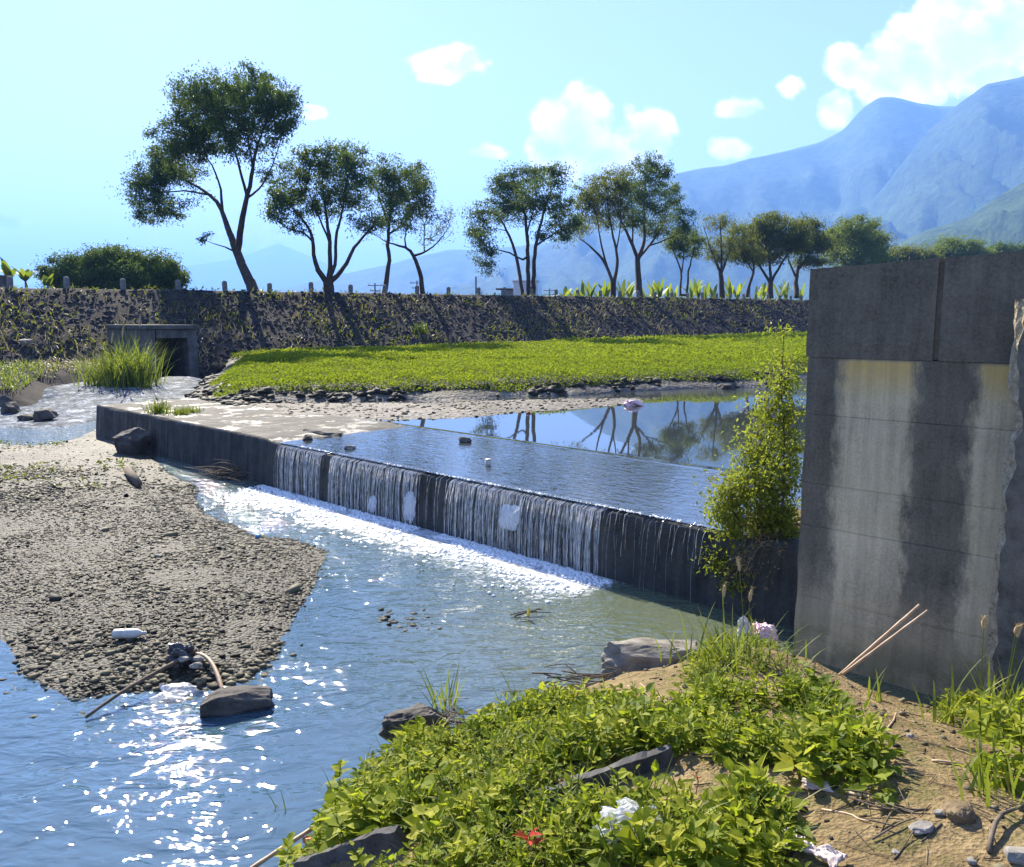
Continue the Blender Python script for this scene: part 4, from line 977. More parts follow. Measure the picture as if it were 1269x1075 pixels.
tree('roadside_tree', 'broad tree whose trunk fans out low into many stems', 'tree', TD(406),
     [[(407, 364, 15), (406, 350, 13)], [(405, 350, 8), (394, 335, 6.5), (387, 315, 5), (388, 292, 4), (373, 268, 2.5), (355, 248, 1.2)], [(407, 350, 7), (409, 329, 6), (408, 299, 5), (403, 259, 3.2), (399, 224, 1.6), (405, 195, .9)],
      [(408, 345, 6), (416, 329, 4.5), (416, 292, 3.8), (426, 259, 2.4), (430, 220, 1.3)], [(409, 350, 7), (426, 335, 5.5), (436, 309, 4.2), (456, 289, 2.8), (472, 268, 1.3)], [(388, 300, 3), (378, 285, 2), (358, 288, 1.2), (345, 275, .8)], [(408, 300, 3), (392, 262, 2), (378, 225, 1)]],
     [(420, 188, 32, 13), (380, 202, 30, 20), (358, 228, 26, 24), (352, 258, 24, 22), (402, 212, 46, 26), (440, 212, 28, 22), (432, 246, 40, 24), (386, 248, 36, 24), (452, 272, 26, 16), (340, 250, 16, 18), (444, 194, 18, 12), (372, 280, 22, 14, .5)], 'leaf_dark', 230, 48, .19, group=G, sat=(.2, 1))
tree('roadside_tree', 'slender tree with a wavy single trunk, third from the left', 'tree', TD(477),
     [[(476, 365, 7.5), (480, 339, 6), (483, 319, 5), (480, 299, 4.5), (482, 276, 3.6), (486, 246, 2), (490, 218, 1)], [(482, 290, 3), (499, 280, 2.2), (513, 258, 1.4), (520, 235, .8)], [(481, 280, 2.5), (474, 258, 1.6), (468, 235, .9)]],
     [(492, 208, 34, 12), (515, 222, 24, 18), (480, 236, 24, 24), (510, 252, 24, 20), (492, 268, 26, 16), (526, 248, 16, 20), (472, 216, 18, 14), (500, 230, 28, 16)], 'leaf_dark', 150, 48, .18, group=G, sat=(.25, 1))
tree('roadside_tree', 'small nearly bare tree with a crooked thin trunk', 'tree', TD(524),
     [[(524, 367, 7), (521, 340, 5.5), (513, 317, 4.5), (502, 306, 3.2), (480, 301, 1.6), (468, 293, .8)], [(514, 317, 3.5), (532, 311, 2.2), (545, 298, 1.4), (558, 280, .7)], [(503, 307, 2.5), (500, 292, 1.6), (512, 270, .9)], [(526, 313, 1.8), (525, 290, 1.2), (530, 262, .7)]],
     [(540, 280, 26, 20), (553, 268, 14, 15), (524, 262, 20, 16), (512, 278, 16, 14), (535, 298, 20, 8, .6), (482, 292, 14, 9, .5)], 'leaf_olive', 110, 7, .16, group=G)
tree('roadside_tree', 'dark tree with three thin upright trunks side by side', 'tree', TD(654),
     [[(655, 367, 5.5), (654, 315, 5), (653, 282, 4), (648, 243, 2.4), (645, 222, 1)], [(648, 368, 5), (642, 326, 4.5), (634, 299, 3.6), (624, 276, 2.5), (610, 258, 1.2)], [(661, 366, 5.5), (662, 318, 4.8), (667, 289, 3.8), (675, 257, 2.2), (688, 228, 1)], [(648, 322, 2.5), (630, 313, 2), (614, 307, 1.2), (602, 320, .7)], [(664, 305, 2.5), (684, 292, 1.6), (700, 280, .9)], [(653, 290, 2.2), (664, 250, 1.4), (665, 225, .8)]],
     [(650, 219, 46, 12), (692, 218, 20, 13), (628, 240, 30, 18), (602, 266, 24, 18), (590, 284, 18, 14), (672, 245, 36, 22), (600, 308, 18, 20), (606, 335, 11, 14, .6), (702, 272, 24, 24), (684, 290, 20, 14), (640, 262, 30, 18), (622, 226, 22, 12)], 'leaf_dark', 230, 56, .20, group=G, sat=(0, .85))
tree('roadside_tree', 'yellow green open tree with a low fork, left of the tall upright tree', 'tree', TD(760),
     [[(760, 368, 7.5), (760, 350, 7)], [(759, 350, 4.5), (749, 323, 3.6), (732, 306, 2.4), (718, 296, 1.2)], [(761, 350, 5), (766, 323, 3.8), (759, 290, 2.6), (752, 250, 1.3)], [(752, 330, 3), (744, 300, 2), (738, 262, 1)], [(764, 310, 2), (770, 275, 1.2), (768, 235, .7)]],
     [(745, 232, 26, 20), (730, 258, 22, 20), (764, 222, 22, 16), (716, 280, 16, 13, .7), (752, 262, 26, 22), (726, 238, 18, 16)], 'leaf_olive', 140, 46, .20, group=G, sat=(.1, .9))
tree('roadside_tree', 'tall upright tree with a straight trunk in the middle of the row', 'tree', TD(792),
     [[(793, 369, 9.5), (791, 345, 7.5), (790, 320, 7)], [(790, 320, 5), (783, 300, 4), (772, 280, 2.6), (762, 255, 1.2)], [(791, 320, 5.5), (799, 298, 4.2), (798, 262, 3), (799, 232, 1.8), (802, 205, .9)], [(793, 318, 4), (806, 304, 3), (820, 280, 2), (833, 252, 1)], [(806, 304, 2.2), (830, 296, 1.4), (850, 282, .8)], [(784, 305, 2.5), (784, 268, 1.5), (782, 238, .8)]],
     [(800, 202, 22, 13), (822, 212, 20, 15), (792, 224, 30, 20), (830, 240, 20, 18), (846, 268, 18, 15), (802, 256, 38, 24), (770, 238, 22, 20), (816, 284, 26, 14), (852, 284, 13, 11), (782, 272, 22, 14)], 'leaf_dark', 200, 50, .22, group=G, sat=(.15, .95))
tree('roadside_tree', 'small light green sapling with two thin stems', 'tree', TD(846),
     [[(843, 366, 3.2), (845, 338, 2.6), (838, 318, 1.6), (832, 305, .8)], [(851, 366, 3.2), (853, 340, 2.4), (858, 318, 1.5), (862, 300, .7)], [(845, 338, 2), (848, 312, 1.2), (850, 294, .6)]],
     [(847, 292, 20, 11), (852, 308, 20, 12), (832, 303, 13, 11), (866, 300, 10, 10)], 'leaf_light', 80, 40, .21, group=G)
tree('roadside_tree', 'tree with a bare reddish top and yellow leaves lower down', 'tree', TD(893),
     [[(895, 369, 8), (894, 348, 6.5), (893, 338, 5.5)], [(893, 338, 4), (886, 322, 3), (878, 300, 1.6), (872, 280, .8)], [(894, 338, 4), (902, 318, 3), (908, 295, 1.6), (910, 275, .8)], [(894, 335, 3), (894, 305, 2), (893, 275, 1)]],
     [(893, 276, 22, 12, .9), (886, 306, 18, 14), (907, 300, 20, 16), (892, 318, 22, 9), (915, 285, 14, 12)], 'leaf_olive', 130, 26, .21, group=G, sat=(.3, 1))
tree('roadside_tree', 'small bent yellowish tree beside the bare-topped tree', 'tree', TD(926),
     [[(926, 368, 4.5), (929, 350, 3.8), (936, 336, 3), (932, 318, 1.6)], [(934, 338, 2), (924, 322, 1.4), (918, 306, .7)]],
     [(920, 304, 18, 16), (932, 316, 18, 12), (912, 318, 12, 8)], 'leaf_olive', 80, 44, .22, group=G, sat=(.4, 1))
tree('roadside_tree', 'round dense olive tree on a short trunk that fans out', 'tree', TD(955),
     [[(955, 369, 8.5), (955, 350, 7)], [(954, 350, 4), (944, 334, 3), (932, 315, 1.5)], [(955, 350, 4.5), (954, 325, 3), (952, 295, 1.2)], [(956, 350, 4), (965, 332, 3), (980, 310, 1.4)]],
     [(956, 274, 28, 11), (936, 288, 24, 15), (976, 288, 24, 16), (958, 304, 38, 16), (946, 318, 26, 10), (990, 300, 14, 14)], 'leaf_olive', 190, 60, .26, group=G, sat=(0, .8))
tree('roadside_tree', 'last tree of the row, just left of the concrete wall', 'tree', TD(987),
     [[(987, 368, 7), (987, 345, 5.5), (990, 325, 3.5), (996, 300, 1.5)], [(987, 345, 3.5), (980, 328, 2.2), (975, 312, 1)], [(989, 335, 3), (1002, 318, 2), (1012, 300, 1)]],
     [(1000, 282, 20, 14), (1003, 304, 22, 14), (988, 300, 18, 14), (1018, 300, 13, 14), (1005, 325, 20, 8)], 'leaf_olive', 130, 56, .28, group=G, sat=(0, .7))
tree('roadside_tree', 'large rounded green tree behind the end of the row', 'tree', 135,
     [[(1062, 372, 12), (1062, 345, 10)], [(1061, 345, 6), (1045, 325, 4), (1035, 305, 2)], [(1062, 345, 6), (1062, 315, 4), (1060, 290, 2)], [(1063, 345, 6), (1080, 325, 4), (1090, 305, 2)]],
     [(1058, 281, 32, 12), (1078, 300, 28, 18), (1040, 298, 26, 18), (1062, 318, 44, 16), (1092, 318, 14, 14), (1058, 300, 34, 18)], 'leaf_light', 230, 60, .38, group='trees beyond the dyke', sat=(.2, 1), base=3.5)
tree('roadside_tree', 'low yellowish treetop above the wall, left of the farther one', 'tree', 165,
     [[(1130, 366, 9), (1130, 340, 7), (1130, 318, 3)]], [(1128, 316, 26, 9), (1108, 320, 16, 9), (1148, 322, 18, 8)], 'leaf_olive', 100, 56, .45, group='trees beyond the dyke', sat=(.4, 1), base=3.5)
tree('roadside_tree', 'round green treetop above the wall toward the right edge', 'tree', 170,
     [[(1192, 366, 9), (1192, 340, 7), (1190, 312, 3)], [(1192, 340, 5), (1175, 320, 2)], [(1192, 340, 5), (1210, 318, 2)]], [(1190, 304, 30, 9), (1170, 313, 22, 9), (1210, 314, 22, 9), (1190, 318, 36, 10)], 'leaf_light', 140, 56, .45, group='trees beyond the dyke', sat=(.2, .9), base=3.5)
tree('roadside_tree', 'sliver of treetop above the wall at the right edge', 'tree', 180,
     [[(1255, 366, 9), (1255, 340, 7), (1255, 318, 3)]], [(1240, 310, 22, 7), (1265, 310, 22, 8), (1290, 308, 20, 9)], 'leaf_dark', 90, 50, .45, group='trees beyond the dyke', base=3.5)
tree('spreading_bush_tree', 'wide dense dome-shaped dark tree behind the dyke at the left', 'tree', 62,
     [[(150, 372, 14), (150, 350, 10)], [(149, 352, 7), (110, 340, 4), (80, 338, 2)], [(150, 350, 7), (145, 330, 4), (140, 315, 2)], [(151, 352, 7), (190, 340, 4), (215, 345, 2)]],
     [(85, 338, 36, 18), (118, 328, 36, 18), (145, 326, 40, 18), (180, 330, 40, 16), (205, 340, 26, 15), (150, 344, 70, 18), (100, 348, 50, 14), (200, 352, 30, 10), (218, 352, 14, 10)], 'leaf_dark', 420, 95, .20, group=None, sat=(.25, 1), dens_depth=.6, base=3.4)
def banana(px, depth, h_px, label, n_=7, seed=0, group='banana plants behind the dyke'):
    r = np.random.default_rng(seed); base = D(px, 368, depth); base[2] = 3.2 if depth > 60 else 4.4; k = depth/F
    top = D(px, 368-h_px, depth)[2]; H = (top-base[2])
    root = empty('banana_plant', base); tag(root, label, 'banana plant', group)
    hs = max(.8, H*.52)
    MB().tube([(0, 0, -.2), (.05, 0, hs*.5), (0, .02, hs)], [.14, .11, .07], 7).build('stem', M['banana_stem'], root, True)
    for i in range(n_):
        az = r.random()*6.28; L = H*(.5+.25*r.random()); lean = .25+.8*r.random()*(i/n_+.3); W = .36+.16*r.random(); m = MB(); seg = 8
        t = np.linspace(0, 1, seg+1); ang = lean*(.3+1.35*t); rr = np.concatenate([[0], np.cumsum(np.sin(ang[1:])*L/seg)]); zz = hs*.92+np.concatenate([[0], np.cumsum(np.cos(ang[1:])*L/seg)])
        w = W*np.sin(np.clip(t*.93+.07, 0, 1)*math.pi)**.55*.5*(t > .1); w[0] = .02; w[1] = .04
        c = np.c_[rr*math.cos(az), rr*math.sin(az), zz]; sd = np.array([-math.sin(az), math.cos(az), 0])
        V = np.stack([c-sd*w[:, None]+np.c_[0*t, 0*t, .12*w], c, c+sd*w[:, None]+np.c_[0*t, 0*t, .12*w]], 1).reshape(-1, 3); q = np.arange(seg)[:, None]*3
        m.add(V, np.concatenate([q+np.array([[0, 1, 4, 3]]), q+np.array([[1, 2, 5, 4]])]), r.random()); m.build('leaf', M['banana_leaf'], root, True)
mk_simple('banana_stem', (.10, .11, .04), (.22, .22, .10), 4, .7, .2, .01)
banana(14, 50, 42, 'bright banana plant behind the low wall at the left edge', 8, 1, 'banana plants at the left'); banana(33, 50, 36, 'banana plant at the right end of the low wall', 8, 2, 'banana plants at the left'); banana(60, 52, 24, 'short banana plant left of the dome-shaped tree', 7, 3, 'banana plants at the left')
for i, px in enumerate([700, 711, 722, 731, 742, 751, 771, 780, 801, 810, 818, 827, 836, 857, 866, 875, 884, 905, 914, 936, 945, 966, 974, 993]):
    banana(px, dep(px)+16+4*math.sin(i*1.7), 11+7*abs(math.sin(i*2.3+.4)) - 3*(px < 740), f'banana plant in the row behind the right half of the dyke, {words[i]} from the left', 6, 10+i, 'banana plants in the row behind the dyke')
# ------------------------------------------------------------------ near bank
LAND = np.array([(-3.4, -4), (-2.5, 0), (-1.75, 2.2), (-1.38, 3.5), (-1.12, 4.5), (-.85, 5.15), (-.3, 5.5), (.2, 5.9), (.75, 6.3), (1.4, 6.7), (1.9, 6.95), (2.35, 6.75), (2.6, 6.3), (2.95, 5.85), (3.3, 5.65), (3.8, 5.75), (4.6, 5.2), (9, 3), (9, -4)])
def fg_z(x, y):
    d = sdist(x, y, LAND) + .12*fbm(x*2.2, y*2.2, 41, 3)
    z = np.interp(d, [-1.2, 0, .3, .7, 1.4, 2.4, 3.5, 6], [-.5, 0, .24, .42, .66, .95, 1.2, 1.4])
    z = z + .10*np.exp(-((x-2.0)**2/.25 + (y-5.55)**2/.12))
    return z + .10*fbm(x*1.6, y*1.6, 44, 4) + .03*fbm(x*7, y*7, 47, 3)
def g(x, y): return float(fg_z(np.array(float(x)), np.array(float(y))))
def onbank(px, py, lift=0.0):          # where a sight line meets the bank
    d = np.array(ray(px, py)); t = np.linspace(2, 9, 700); p = np.array([0, 0, HC]) + d*t[:, None]
    h = p[:, 2] - fg_z(p[:, 0], p[:, 1]); k = np.argmax(h < 0) if (h < 0).any() else -1
    q = p[k].copy(); q[2] = g(q[0], q[1]) + lift; return q
def near_bank():
    m, n = material('bank_earth'); oc = ocoord(n)
    a = n.noise(oc, 1.8, 6, .65); f = n.noise(oc, 22, 5, .7); gr = n('TexVoronoi', Vector=oc, Scale=55.0)
    fac = n.math('ADD', n.math('MULTIPLY', a, .55), n.math('MULTIPLY', f, .45))
    c = n.ramp(fac, [(.34, (.085, .06, .030)), (.5, (.20, .147, .075)), (.68, (.33, .25, .14))]).outputs[0]
    c = n.mix(n.smooth(n('SeparateXYZ', Vector=oc).outputs[2], .0, .16, .75, 0), c, (.035, .03, .022))
    c = n.mix(n.math('MULTIPLY', n.smooth(n.noise(oc, 5, 4), .5, .62), .4), c, (.07, .085, .02))
    finish(n, c, .95, n.math('ADD', n.math('ADD', f, a), n.math('MULTIPLY', gr.outputs['Distance'], .4)), .9, .03, .1)
    o = grid_mb(np.arange(-3.6, 6.5, .045), np.arange(-3.5, 7.6, .045), fg_z, lambda X, Y: sdist(X, Y, LAND) > -.7).build('near_bank', m, smooth=True)
    tag(o, 'earthy near bank with weeds in the foreground', 'bank', kind='structure')
    k = 2600; x = -1.5+6*rng.random(k); y = 2+5*rng.random(k); ok = sdist(x, y, LAND) > .05; x, y = x[ok], y[ok]; r = .004+.02*rng.random(len(x))**4
    mb = MB(); stones(mb, np.c_[x, y, fg_z(x, y)+r*.2], r*1.3, r, r*.7, rng.random(len(x))*6, rng.random(len(x)), .25)
    tag(mb.build('grit', M['pebble_grey'], o, True), kind='stuff')
    # dead straw and twigs strewn on the bare soil
    k = 700; x = .6+3.6*rng.random(k); y = 2.4+4.2*rng.random(k); ok = sdist(x, y, LAND) > .1; x, y = x[ok], y[ok]
    mb = MB()
    for a_, b_ in zip(x, y):
        L = .03+.14*rng.random()**2; az = rng.random()*6.28; t = np.linspace(-.5, .5, 4); X = a_+np.cos(az)*L*t; Y = b_+np.sin(az)*L*t+.1*L*t*t
        mb.tube(np.c_[X, Y, fg_z(X, Y)+.006], .0015+.003*rng.random()**2, 4, True, rng.random())
    tag(mb.build('straw_litter', M['twig_dry'], o), kind='stuff')
near_bank()

WP = [[(325, 1100), (352, 985), (372, 955), (420, 930), (480, 915), (560, 925), (640, 885), (700, 872), (760, 885), (830, 885), (852, 935), (800, 942), (690, 975), (672, 990), (700, 1004), (780, 990), (850, 1000), (880, 1045), (960, 1100)],
      [(815, 862), (880, 828), (900, 852), (925, 872), (1000, 868), (1060, 895), (1105, 950), (1080, 990), (1000, 968), (930, 948), (880, 940), (830, 900)],
      [(1150, 905), (1190, 855), (1269, 835), (1330, 860), (1330, 1010), (1215, 965)], [(850, 828), (890, 800), (990, 800), (1045, 832), (1010, 842), (925, 842)],
      [(880, 1075), (905, 1020), (960, 1000), (985, 1030), (960, 1090)], [(905, 975), (960, 985), (970, 1015), (900, 1015)]]
def weed_leaves(mb, st, p, h, m, L, r, tl=0.0, tint=.5):
    az0 = r.random()*6.28; lean = r.normal(0, .22, 2); t = np.linspace(.12, 1, m) + r.normal(0, .03, m)
    c = np.c_[p[0]+lean[0]*h*t**1.5, p[1]+lean[1]*h*t**1.5, p[2]+h*t]
    st.tube(np.array([p - np.array([0, 0, .02]), c[m//2], c[-1]]), [.004, .003, .0015], 4, False, .35)
    az = az0 + np.arange(m)*2.4 + r.normal(0, .3, m); el = .1 + .75*t + r.normal(0, .25, m)
    d = np.c_[np.cos(az)*np.cos(el), np.sin(az)*np.cos(el), np.sin(el)]
    ll = L*(1.15 - .65*t)*(.75+.5*r.random(m)); pos = c + d*(ll*.25)[:, None]
    nr = np.c_[-np.cos(az)*.5, -np.sin(az)*.5, np.ones(m)] + r.normal(0, .28, (m, 3))
    leaves(mb, pos, d - np.array([0, 0, .25]), nr, ll, ll*(r.choice([.28, .5, .66, .85])+.12*r.random(m)), np.clip(tint + .35*(t-.5) + r.normal(0, .13, m), 0, 1))
def weed_carpet():
    r = np.random.default_rng(5)
    labs = ['mass of leafy green weeds along the left of the near bank', 'patch of leafy weeds on the bank in front of the concrete wall', 'leafy weeds at the right edge below the broken slab', 'low weeds in front of the bamboo sticks by the wall foot', 'weeds beside the pale rag at the bottom edge', 'thin weeds on bare earth in the middle of the bank']
    for wi, poly in enumerate(WP):
        k = 14000; x = -1.7+6.2*r.random(k); y = 2.0+5.2*r.random(k); z = fg_z(x, y); u, v = proj(np.c_[x, y, z])
        ok = inpoly(u, v, np.array(poly, float)) & (sdist(x, y, LAND) > .04) & ~inpoly(u, v, np.array([(350, 1110), (372, 1066), (520, 1034), (535, 1075)], float)) & ~inpoly(u, v, np.array([(660, 1012), (674, 975), (835, 936), (850, 962)], float)) & (fbm(x*2.2, y*2.2, 77, 3) > (-.14 if wi == 0 else -.05))
        x, y, z = x[ok], y[ok], z[ok]; area = abs(np.sum([a[0]*b[1]-b[0]*a[1] for a, b in zip(poly, poly[1:]+poly[:1])]))*.5
        n_ = min(len(x), [780, 250, 170, 60, 60, 40][wi]); mb = MB(); st = MB()
        for i in range(n_):
            hn = .5+fbm(np.array(x[i]*1.6), np.array(y[i]*1.6), 55, 3)*1.8; h = (.07 + .17*np.clip(hn, 0, 1)*r.random()**.6)*(1.0 if wi < 3 else .55)
            weed_leaves(mb, st, np.array([x[i], y[i], z[i]]), h, r.integers(7, 15), (.035+.06*r.random()**1.5)*(.7+.8*np.clip(hn, 0, 1)), r, tint=np.clip(r.normal(.5, .27), .03, .97)+.25*float(fbm(np.array(x[i]*3), np.array(y[i]*3), 5, 2))*2)
        # creeping small leaves between them
        j = r.integers(0, len(x), min(len(x), n_)*9); px = x[j]+r.normal(0, .05, len(j)); py = y[j]+r.normal(0, .05, len(j)); q = len(j)
        d = r.normal(0, 1, (q, 3)); d[:, 2] = .25*np.abs(d[:, 2]); nr = r.normal(0, .35, (q, 3)); nr[:, 2] += 1
        leaves(mb, np.c_[px, py, fg_z(px, py)+.01+.06*r.random(q)], d, nr, .02+.026*r.random(q), .014+.012*r.random(q), np.clip(r.normal(.4, .2, q), 0, 1))
        j = r.integers(0, len(x), int(n_*2.2)); pat = fbm(x[j]*1.3, y[j]*1.3, 91, 2) > .02; j = j[pat]
        gb = MB(); q = len(j); blades(gb, np.c_[x[j], y[j], z[j]-.01], r.random(q)*6.28, .10+.22*r.random(q), .005+.004*r.random(q), .4+.7*r.random(q), r.random(q), 4)
        o = mb.build('weed_carpet', M['leaf_weed'], smooth=False); tag(gb.build('grass_layer', M['grass_blade'], o), kind='stuff'); tag(o, labs[wi], 'weeds', kind='stuff')
        tag(st.build('weed_stem_layer', M['leaf_weed'], o), kind='stuff')
weed_carpet()
# weeds that stand out one by one: every leaf a piece of its own
LEAF_ME = []
for k in range(6):
    mb = MB(); leaves(mb, np.zeros((1, 3)), np.array([[1., 0, 0]]), np.array([[0, 0, 1.]]), 1.0, .5+.05*k, .25+.13*k); LEAF_ME.append(mb.mesh('leaf', M['leaf_weed']))
def single_weed(px, py, h, m, L, label, seed, mats=None):
    r = np.random.default_rng(seed); p = onbank(px, py); root = empty('broadleaf_weed', p); tag(root, label, 'weed', 'broad-leaved weeds that stand out on the bank')
    lean = r.normal(0, .15, 2); t = np.linspace(.15, 1, m); c = np.c_[lean[0]*h*t**1.5, lean[1]*h*t**1.5, h*t]
    MB().tube(np.concatenate([[[0, 0, -.02]], c[::2], c[-1:]]), .004, 5, True, .3).build('stem', M['leaf_weed'], root)
    for i in range(m):
        az = i*2.4+r.normal(0, .3); el = -.05+.8*t[i]+r.normal(0, .15); s = L*(1.2-.6*t[i])
        o = link('leaf', (mats or LEAF_ME)[int(r.integers(0, 6))], root, c[i], (r.normal(0, .25), -el+.2, az)); o.scale = (s, s*(.85+.4*r.random()), s)
for a in [(420, 985, .20, 14, .11, 'large-leaved weed at the left corner of the near bank beside the water', 1), (505, 975, .22, 14, .10, 'broad-leaved weed below the root-covered rock', 2), (590, 1015, .22, 12, .14, 'weed with long pale leaves in the middle of the lush patch', 3), (455, 1030, .18, 13, .10, 'leafy weed above the lower concrete plank', 4), (735, 905, .18, 13, .08, 'leafy weed uphill of the long concrete plank, near the water', 5), (690, 1060, .2, 13, .09, 'broad-leaved weed left of the clear plastic bag', 6), (765, 1010, .2, 11, .10, 'upright weed between the plank and the clear plastic bag', 7), (1020, 930, .22, 16, .10, 'tallest leafy weed in the patch before the concrete wall', 8), (930, 905, .17, 14, .08, 'leafy weed at the left of the patch before the wall', 9), (880, 1065, .16, 10, .12, 'wide-leaved weed between the clear bag and the pale rag', 10), (1215, 930, .26, 14, .11, 'tall leafy weed under the broken slab at the right', 11), (1265, 940, .3, 14, .10, 'leafy weed cut by the right edge of the picture', 12)]:
    single_weed(*a)
RED_ME = []
for k in range(6):
    mb = MB(); leaves(mb, np.zeros((1, 3)), np.array([[1., 0, 0]]), np.array([[0, 0, 1.]]), 1.0, .42, .2+.13*k); RED_ME.append(mb.mesh('leaf', M['red_leaf']))
def red_plant(px, py, h, m, L, label, seed):
    r = np.random.default_rng(seed); p = onbank(px, py); root = empty('red_leaved_plant', p); tag(root, label, 'plant', 'red-leaved plants on the bank')
    MB().tube([(0, 0, -.01), (0.01, 0, h*.6), (0, .01, h)], .003, 5, True, .8).build('stem', M['twig_dry'], root)
    for i in range(m):
        o = link('leaf', RED_ME[i % 6], root, (0, 0, h*(.7+.3*i/m)), (r.normal(0, .2), -.35-.3*r.random(), i*2.4)); o.scale = (L, L, L)
red_plant(655, 1078, .16, 6, .075, 'plant with bright red leaves at the bottom edge', 3); red_plant(862, 985, .10, 4, .03, 'small red-leaved sprout on bare earth', 4); red_plant(682, 878, .16, 6, .035, 'thin red-leaved stalk at the water edge', 5)

def grass_clump(px, py, n_, L, label, seed, mat='grass_blade', W=.008, lean=.55, z=None, pos=None, spread=.06, heads=0, hl=.09, headmat='foxtail', cat='grass', group=None, name='grass_clump'):
    r = np.random.default_rng(seed); p = np.array(pos) if pos is not None else onbank(px, py)
    root = empty(name, p); tag(root, label, cat, group); mb = MB()
    q = np.c_[r.normal(0, spread, n_), r.normal(0, spread, n_), np.full(n_, -.02)]
    blades(mb, q, r.random(n_)*6.28, L*(.5+.6*r.random(n_)), W*(.7+.6*r.random(n_)), lean*(.5+r.random(n_)), np.clip(r.normal(.45, .22, n_), 0, 1), 6)
    mb.build('blade_tuft', M[mat], root)
    for k in range(heads):
        az = r.random()*6.28; H = L*(.95+.45*r.random()); lx = .18*H*math.cos(az)*r.random(); ly = .18*H*math.sin(az)*r.random(); b = r.normal(0, spread*.7, 2)
        s = MB().tube([(b[0], b[1], 0), (b[0]+lx*.3, b[1]+ly*.3, H*.5), (b[0]+lx, b[1]+ly, H)], [W*.3, W*.22, W*.16], 5, True, .6).build('stalk', M['grass_blade'], root)
        hb = MB(); ax = unit(np.array([lx, ly, H*1.2])); t = np.linspace(0, 1, 7); c = np.array([b[0]+lx, b[1]+ly, H*.985])+ax*hl*t[:, None]; c[:, 0] += .18*hl*t**2*math.cos(az); 
        hb.tube(c, W*.9*np.sin(np.clip(t*.9+.1, 0, 1)*math.pi)**.6+.0008, 7)
        i = r.integers(0, 7, 90); an = r.random(90)*6.28; dd = np.c_[np.cos(an), np.sin(an), np.full(90, .9)]
        leaves(hb, c[i], dd, r.normal(0, 1, (90, 3)), W*2.1, W*.14, .8, True)
        hb.build('seed_head', M[headmat], s)
    return root
GG = 'grass clumps on the near bank'
for a in [(552, 908, 30, .66, 'tall bending grass tuft growing from the root-covered rock', 1, dict(lean=.33, W=.018, spread=.05)), (640, 898, 16, .42, 'single upright tuft of thin grass at the water edge', 2, dict(lean=.3, W=.011, spread=.03)),
          (905, 826, 90, .50, 'big yellow green grass clump at the foot of the bush', 3, dict(W=.012, spread=.16, lean=.75, heads=3)), (985, 812, 50, .42, 'grass clump with a tan seed head against the wall corner', 4, dict(W=.011, spread=.12, heads=2, hl=.11)),
          (940, 822, 60, .30, 'short grass clump around the pink and white litter', 41, dict(W=.010, spread=.14, lean=.8)),
          (1085, 868, 9, .26, 'small grass sprout below the bamboo sticks', 5, dict(W=.013, spread=.03)), (1205, 905, 38, .45, 'long-bladed grass clump under the broken slab', 6, dict(W=.016, spread=.12, heads=1, hl=.07)),
          (1258, 890, 34, .48, 'grass clump with pale plumes at the right edge', 7, dict(W=.013, spread=.10, heads=3, hl=.06)), (365, 1020, 26, .26, 'thin grass hanging over the water at the lower left of the bank', 8, dict(W=.009, spread=.08, lean=.9)),
          (372, 965, 22, .24, 'grass tuft at the left tip of the bank', 9, dict(W=.010, spread=.06, lean=.7)), (1230, 985, 30, .34, 'grass clump in the shade at the right edge', 10, dict(W=.012, spread=.1)),
          (730, 880, 20, .22, 'short grass by the brown reed stalks', 11, dict(W=.008, spread=.08)), (700, 1040, 14, .3, 'few long blades among the weeds left of the clear bag', 12, dict(W=.012, spread=.05))]:
    grass_clump(a[0], a[1], a[2], a[3], a[4], a[5], group=GG, **a[6])
# ------------------------------------------------------------------ bush by the wall
BD = 8.08
tree('riverside_bush', 'tall yellow green bush with small purple flowers beside the wall', 'bush', BD,
     [[(955, 760, 7), (950, 700, 5), (945, 640, 4), (938, 580, 2.5), (945, 520, 1.5)], [(962, 755, 6), (966, 690, 4), (970, 620, 3), (972, 540, 2), (968, 470, 1.2), (972, 405, .7)], [(945, 750, 5), (930, 700, 3.5), (912, 650, 2), (902, 605, 1)], [(952, 740, 4), (928, 720, 3), (905, 700, 1.6)], [(966, 690, 3), (955, 600, 2), (960, 560, 1)]],
     [(922, 600, 38, 30), (893, 625, 16, 30, .7), (945, 560, 34, 36), (962, 600, 26, 44), (976, 560, 14, 40), (974, 650, 14, 40), (970, 720, 16, 34, .8), (966, 755, 16, 20, .6), (915, 640, 24, 26), (950, 650, 34, 36), (960, 510, 24, 34, .8), (968, 460, 18, 34, .55), (970, 412, 10, 24, .35), (922, 685, 32, 28, .9), (955, 715, 30, 34, .8), (900, 645, 20, 24, .8), (885, 690, 18, 18, .5), (905, 715, 24, 18, .5), (940, 745, 30, 20, .6), (905, 610, 18, 16, .8), (940, 505, 22, 16, .3)],
     'leaf_bush', 660, 20, .050, .1, None, .12, 4, dens_depth=.7, tip=.0016, simple=False, sat=(.05, 1), crown='foliage', trunk='stem', base=.8, wl=.5)
